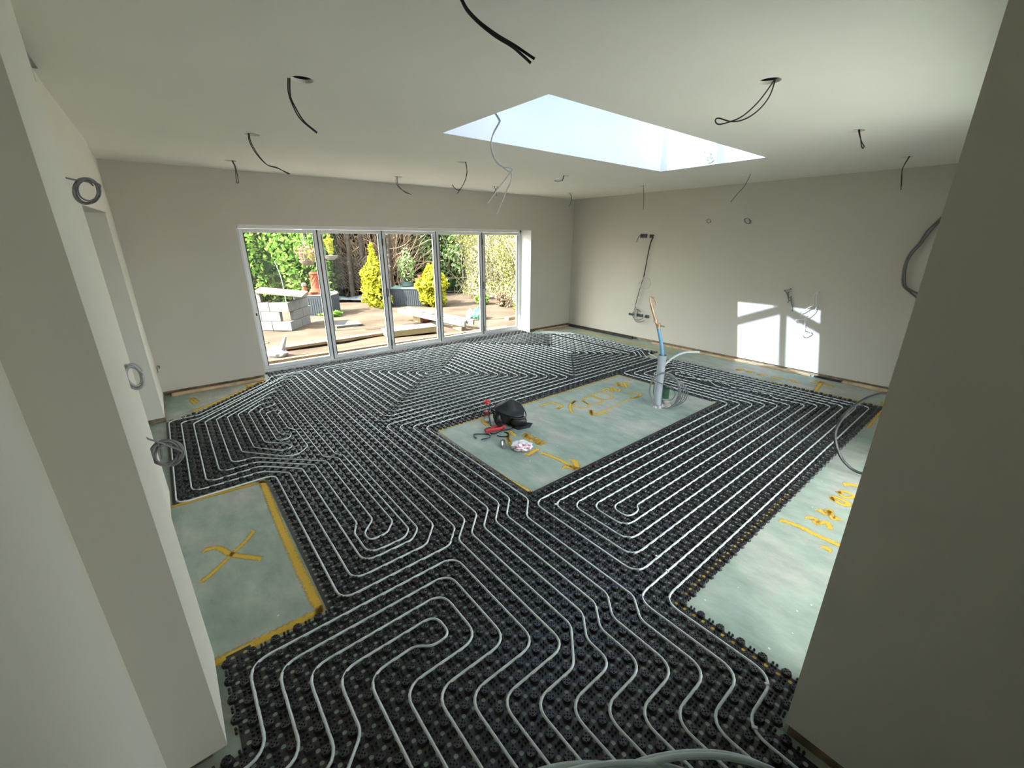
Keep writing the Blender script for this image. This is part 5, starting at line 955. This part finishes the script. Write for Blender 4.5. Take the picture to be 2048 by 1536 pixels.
# concrete blocks stacked into an open box
BL, BH, BW = .44, .215, .215
O = Vector((2.07, 10.47, ZG)); u_ = Vector((-.755, .656, 0)); w_ = Vector((.62, .785, 0))
blocks = []
for k in range(3):
    o_ = 0 if k % 2 == 0 else BL/2
    for i in range(3): blocks.append((O + u_*(o_+BL*(i+.5)-(.0 if k % 2 == 0 else 0)) + w_*BW/2*.5 + Vector((0, 0, BH*(k+.5))), u_, (BL, .10, BH), 'front', k))
    for i in range(2): blocks.append((O + w_*(.10+o_*.5+BL*(i+.5)) + u_*.05 + Vector((0, 0, BH*(k+.5))), w_, (BL, .10, BH), 'side', k))
for i, off_ in enumerate((.60, 1.04)): blocks.append((O + u_*(off_+BL*.5) + w_*.05 + Vector((0, 0, BH*3.5)), u_, (BL, .10, BH), 'front', 3))
blocks.append((O + w_*.75 + u_*.05 + Vector((0, 0, BH*3.4)), w_, (BL, .10, .16), 'side', 3))
proto = None; cn = {}
for c_, d_, s_, side_, k in blocks:
    v = MB().box((0, 0, 0), (s_[0]-.008, s_[1], s_[2]-.008), bev=.006) if proto is None or s_[2] != BH else None
    if v: o = v.build('concrete_block', m_block); proto = proto or o
    else: o = proto.copy(); C.objects.link(o)
    o.location = c_; o.rotation_euler = (0, 0, math.atan2(d_.y, d_.x))
    key = (side_, k); cn[key] = cn.get(key, 0)+1
    course = ['bottom', 'second', 'third', 'top'][k]; pos_ = (['right', 'middle', 'left'] if side_ == 'front' else ['near', 'far', ''])[cn[key]-1]
    tag(o, 'grey concrete block, %s of the %s course on the %s face of the stack' % (pos_, course, 'left' if side_ == 'front' else 'right'), 'block', 'concrete blocks stacked outside the first pane')
e = empty('plywood_sheet', O + u_*.30 + w_*.36 + Vector((0, 0, .835)), math.atan2(u_.y, u_.x)); e.rotation_euler = (-0.04, -0.13, math.atan2(u_.y, u_.x)+.30)
MB().box((0, 0, 0), (1.0, .78, .018)).build('board', m_ply, e); tag(e, 'plywood sheet lying on top of the concrete blocks', 'board')
v = MB().box((1.52, 10.9, .66), (.34, .10, .012), rz=YAW); 
# storage boxes
def storage(x, y, w, d, h2, lab, rz=YAW, lid=True):
    e = empty('storage_box', at(x, y), rz); v = MB().box((0, 0, h2/2), (w, d, h2), bev=.02)
    for k in range(int(w/.06)): v.box((-w/2+.04+k*.06, -d/2-.004, h2/2), (.035, .01, h2*.86))
    v.build('box_body', m_rattan, e)
    if lid: MB().box((0, 0, h2+.025), (w+.05, d+.05, .05), bev=.02).build('lid', m_teal, e)
    else: MB().box((0, 0, h2+.01), (w+.03, d+.03, .02), bev=.008).build('lid', m_paving, e)
    return tag(e, lab, 'storage box')
storage(3.22, 12.5, 1.0, .62, .53, 'dark grey storage box behind the concrete blocks', lid=False)
storage(6.05, 12.45, 1.16, .6, .52, 'dark slatted storage box with a teal lid in the third pane')
# chimney pot, statue and small pots on the boxes
e = empty('chimney_pot', (3.30, 12.72, .43)); e.scale = (.74, .74, .72); v = MB().lathe([(.30, .0), (.27, .05), (.20, .16), (.17, .20), (.175, .24), (.165, .26), (.150, .70), (.175, .72), (.185, .76), (.16, .80), (.13, .80)], n=26, cap=False)
v.build('pot_body', m_terra, e, True); v = MB()
for k in range(9):
    pts = [((.162)*math.cos(t*1.4+k*.7), (.162)*math.sin(t*1.4+k*.7), .28+.40*t) for t in np.linspace(0, 1, 8)]; v.tube(pts, .012, 5)
v.build('twisted_ribs', m_terra, e, True); v = MB().lathe([(.12, .0), (.15, .10), (.06, .13)], (-.18, -.22, -.02), n=14); v.build('base_scroll', m_terra, e, True); tag(e, 'twisted terracotta chimney pot above the concrete blocks', 'chimney pot')
e = empty('garden_statue', (2.93, 12.45, .43)); e.scale = (.75, .75, .72); v = MB().lathe([(.10, 0), (.11, .06), (.07, .16), (.09, .26), (.05, .32)], n=14); v.build('statue_body', m_terra, e, True)
blob('statue_head', e, m_basket, (.0, 0, .38), (.16, .16, .16), 0, .08, 3); tag(e, 'small pinkish garden statue left of the chimney pot', 'statue')
for i, (x, y) in enumerate([(3.55, 12.45), (3.66, 12.32)]):
    bm = bmesh.new(); bmesh.ops.create_icosphere(bm, subdivisions=2, radius=.09)
    for q in bm.verts: q.co.z *= .6; q.co += Vector((random.uniform(-.01, .01),)*3)
    me = bpy.data.meshes.new('rock'); bm.to_mesh(me); bm.free(); o = link_mesh('rock', me, m_stone); o.location = (x, y, .46); tag(o, ['left pale stone on the dark storage box', 'right pale stone on the dark storage box'][i], 'stone', 'stones on the storage box')
e = empty('chimney_pot', (6.35, 12.35, .45)); e.scale = (.8, .8, .8); v = MB().lathe([(.15, 0), (.14, .05), (.11, .09), (.115, .42), (.13, .44), (.10, .46)], n=22, cap=False); v.build('pot_body', m_terra, e, True); tag(e, 'small plain terracotta pot on the teal lid', 'pot')
# thin pale stick by the hedge
tag(MB().tube(smooth_path([(2.62, 13.4, ZG), (2.6, 13.4, .8), (2.50, 13.4, 1.3)], 4), .012, 6).build('garden_cane', m_pergola), 'thin pale stick standing against the hedge', 'stick')
# black tarpaulin heap
bm = bmesh.new(); bmesh.ops.create_grid(bm, x_segments=22, y_segments=8, size=1)
for q in bm.verts: q.co = Vector((q.co.x*1.25, q.co.y*.35, .03+.16*max(0, 1-abs(q.co.y))*(.6+.4*math.sin(q.co.x*5+q.co.y*3)) + random.uniform(-.015, .015)))
me = bpy.data.meshes.new('tarpaulin'); bm.to_mesh(me); bm.free(); me.shade_smooth(); o = link_mesh('tarpaulin', me, m_tarp); o.location = at(5.1, 14.3, ZG+.06); o.rotation_euler = (0, 0, YAW); tag(o, 'long crumpled black tarpaulin at the back of the garden', 'tarpaulin')
# paving slab and planks
tag(MB().box((3.30, 10.45, ZG+.02), (.60, .62, .04), rz=-.1).build('paving_slab', m_paving), 'square dark slab lying on the soil', 'slab')
def plank(a, b, w, h2, m, label, z=ZG, name='plank'):
    a = Vector((*a, 0)); b = Vector((*b, 0)); d = b-a; v = MB().box(((a.x+b.x)/2, (a.y+b.y)/2, z+h2/2), (d.length, w, h2), rz=math.atan2(d.y, d.x), bev=.004)
    return tag(v.build(name, m), label, 'plank', 'timber lying outside the doors')
plank((1.45, 8.62), (4.3, 8.75), .20, .05, m_timber, 'long plank on the ground behind the white bag', ZG+.03)
plank((.9, 7.72), (6.0, 7.55), .10, .08, m_timber, 'long timber edging just outside the doors')
plank((4.0, 9.6), (4.75, 8.7), .22, .04, m_timber, 'short board between the slab and the cream board')
plank((.8, 9.65), (1.4, 9.45), .10, .03, m_timber, 'small offcut in front of the concrete blocks')
e = empty('insulation_board', at(4.02, 8.45, ZG+.03), -.10); MB().box((0, 0, .06), (1.15, .42, .12), bev=.004).build('board_core', m_insul, e); MB().box((0, 0, .123), (1.15, .42, .006)).build('board_face', m_foil, e); tag(e, 'thick cream insulation board lying outside the third pane', 'board')
# pair of long battens / ladder on supports
e = empty('roof_ladder', (4.95, 9.05, ZG+.22)); d_ = Vector((5.25-4.72, 8.0-10.25, -.10)); rz_ = math.atan2(d_.y, d_.x); e.rotation_euler = (0, 0.03, rz_)
v = MB(); L_ = 2.35
for s in (-.14, .14): v.box((0, s, 0), (L_, .06, .12), bev=.004)
v.build('side_rail', m_alu, e)
for k in range(6): MB().box((-L_/2+.25+k*.38, 0, 0), (.04, .24, .04)).build('rung', m_alu, e)
tag(e, 'pale pair of long rails lying on the ground outside the fourth pane', 'ladder')
v = MB().box((4.85, 9.7, ZG+.07), (.10, .40, .14)); tag(v.build('support_block', m_timber), 'timber support under the far end of the pale rails', 'support')
v = MB().box((5.12, 8.2, ZG+.07), (.12, .38, .14)); tag(v.build('support_block', m_timber), 'timber support under the near end of the pale rails', 'support')
e = empty('clay_pipe', at(5.02, 9.55, ZG+.09), .3); v = MB().lathe([(.09, -.2), (.09, .2), (.075, .2), (.075, -.2)], n=18, R=Matrix.Rotation(PI/2, 3, 'Y'), cap=False); v.build('pipe_body', m_terra, e, True); tag(e, 'short orange clay pipe lying under the pale rails', 'pipe')
# bags
def sack(name, x, y, d, m, label, seed, extra=None):
    bm = bmesh.new(); bmesh.ops.create_icosphere(bm, subdivisions=3, radius=1); R = random.Random(seed)
    for q in bm.verts:
        k = R.uniform(.86, 1.1); z = q.co.z; f_ = 1-.55*max(0, z); q.co = Vector((q.co.x*d[0]*k*f_, q.co.y*d[1]*k*f_, (max(z, -.55)+.55)*d[2]*k))
    me = bpy.data.meshes.new(name); bm.to_mesh(me); bm.free(); o = link_mesh(name, me, m); o.location = at(x, y); o.rotation_euler = (0, 0, YAW)
    return tag(o, label, 'bag')
o = sack('rubble_bag', 1.32, 8.25, (.20, .13, .13), m_bag, 'crumpled white plastic bag outside the first pane', 2)
v = MB().tube([(.10, 0, .12), (.16, .0, .26), (.20, .02, .36)], .055, 8, r2=.02); o2 = v.build('bag_neck', m_bag, o, True)
sack('rubble_bag', 6.35, 9.15, (.20, .18, .20), m_greenbag, 'green bag on the soil at the edge of the last pane', 3)
sack('rubble_bag', 6.18, 9.30, (.13, .12, .17), m_bag, 'white patterned bag beside the green bag', 4)
v = MB().box((7.1, 8.5, ZG+.04), (.8, .14, .08), rz=.2); tag(v.build('sand_edging', m_timber), 'yellowish edging strip below the last pane climber', 'edging')
# rubble by the threshold
v = MB(); R_ = random.Random(8)
for k in range(420):
    s = R_.uniform(.012, .045); v.box((R_.uniform(.9, 5.8), YR+.28+abs(R_.gauss(0, .18)), ZG+s*.3), (s*1.6, s, s*.8), rz=R_.uniform(0, 3), R=None)
tag(v.build('rubble', m_stone), 'scattered rubble chips outside the threshold', 'rubble', kind='stuff')
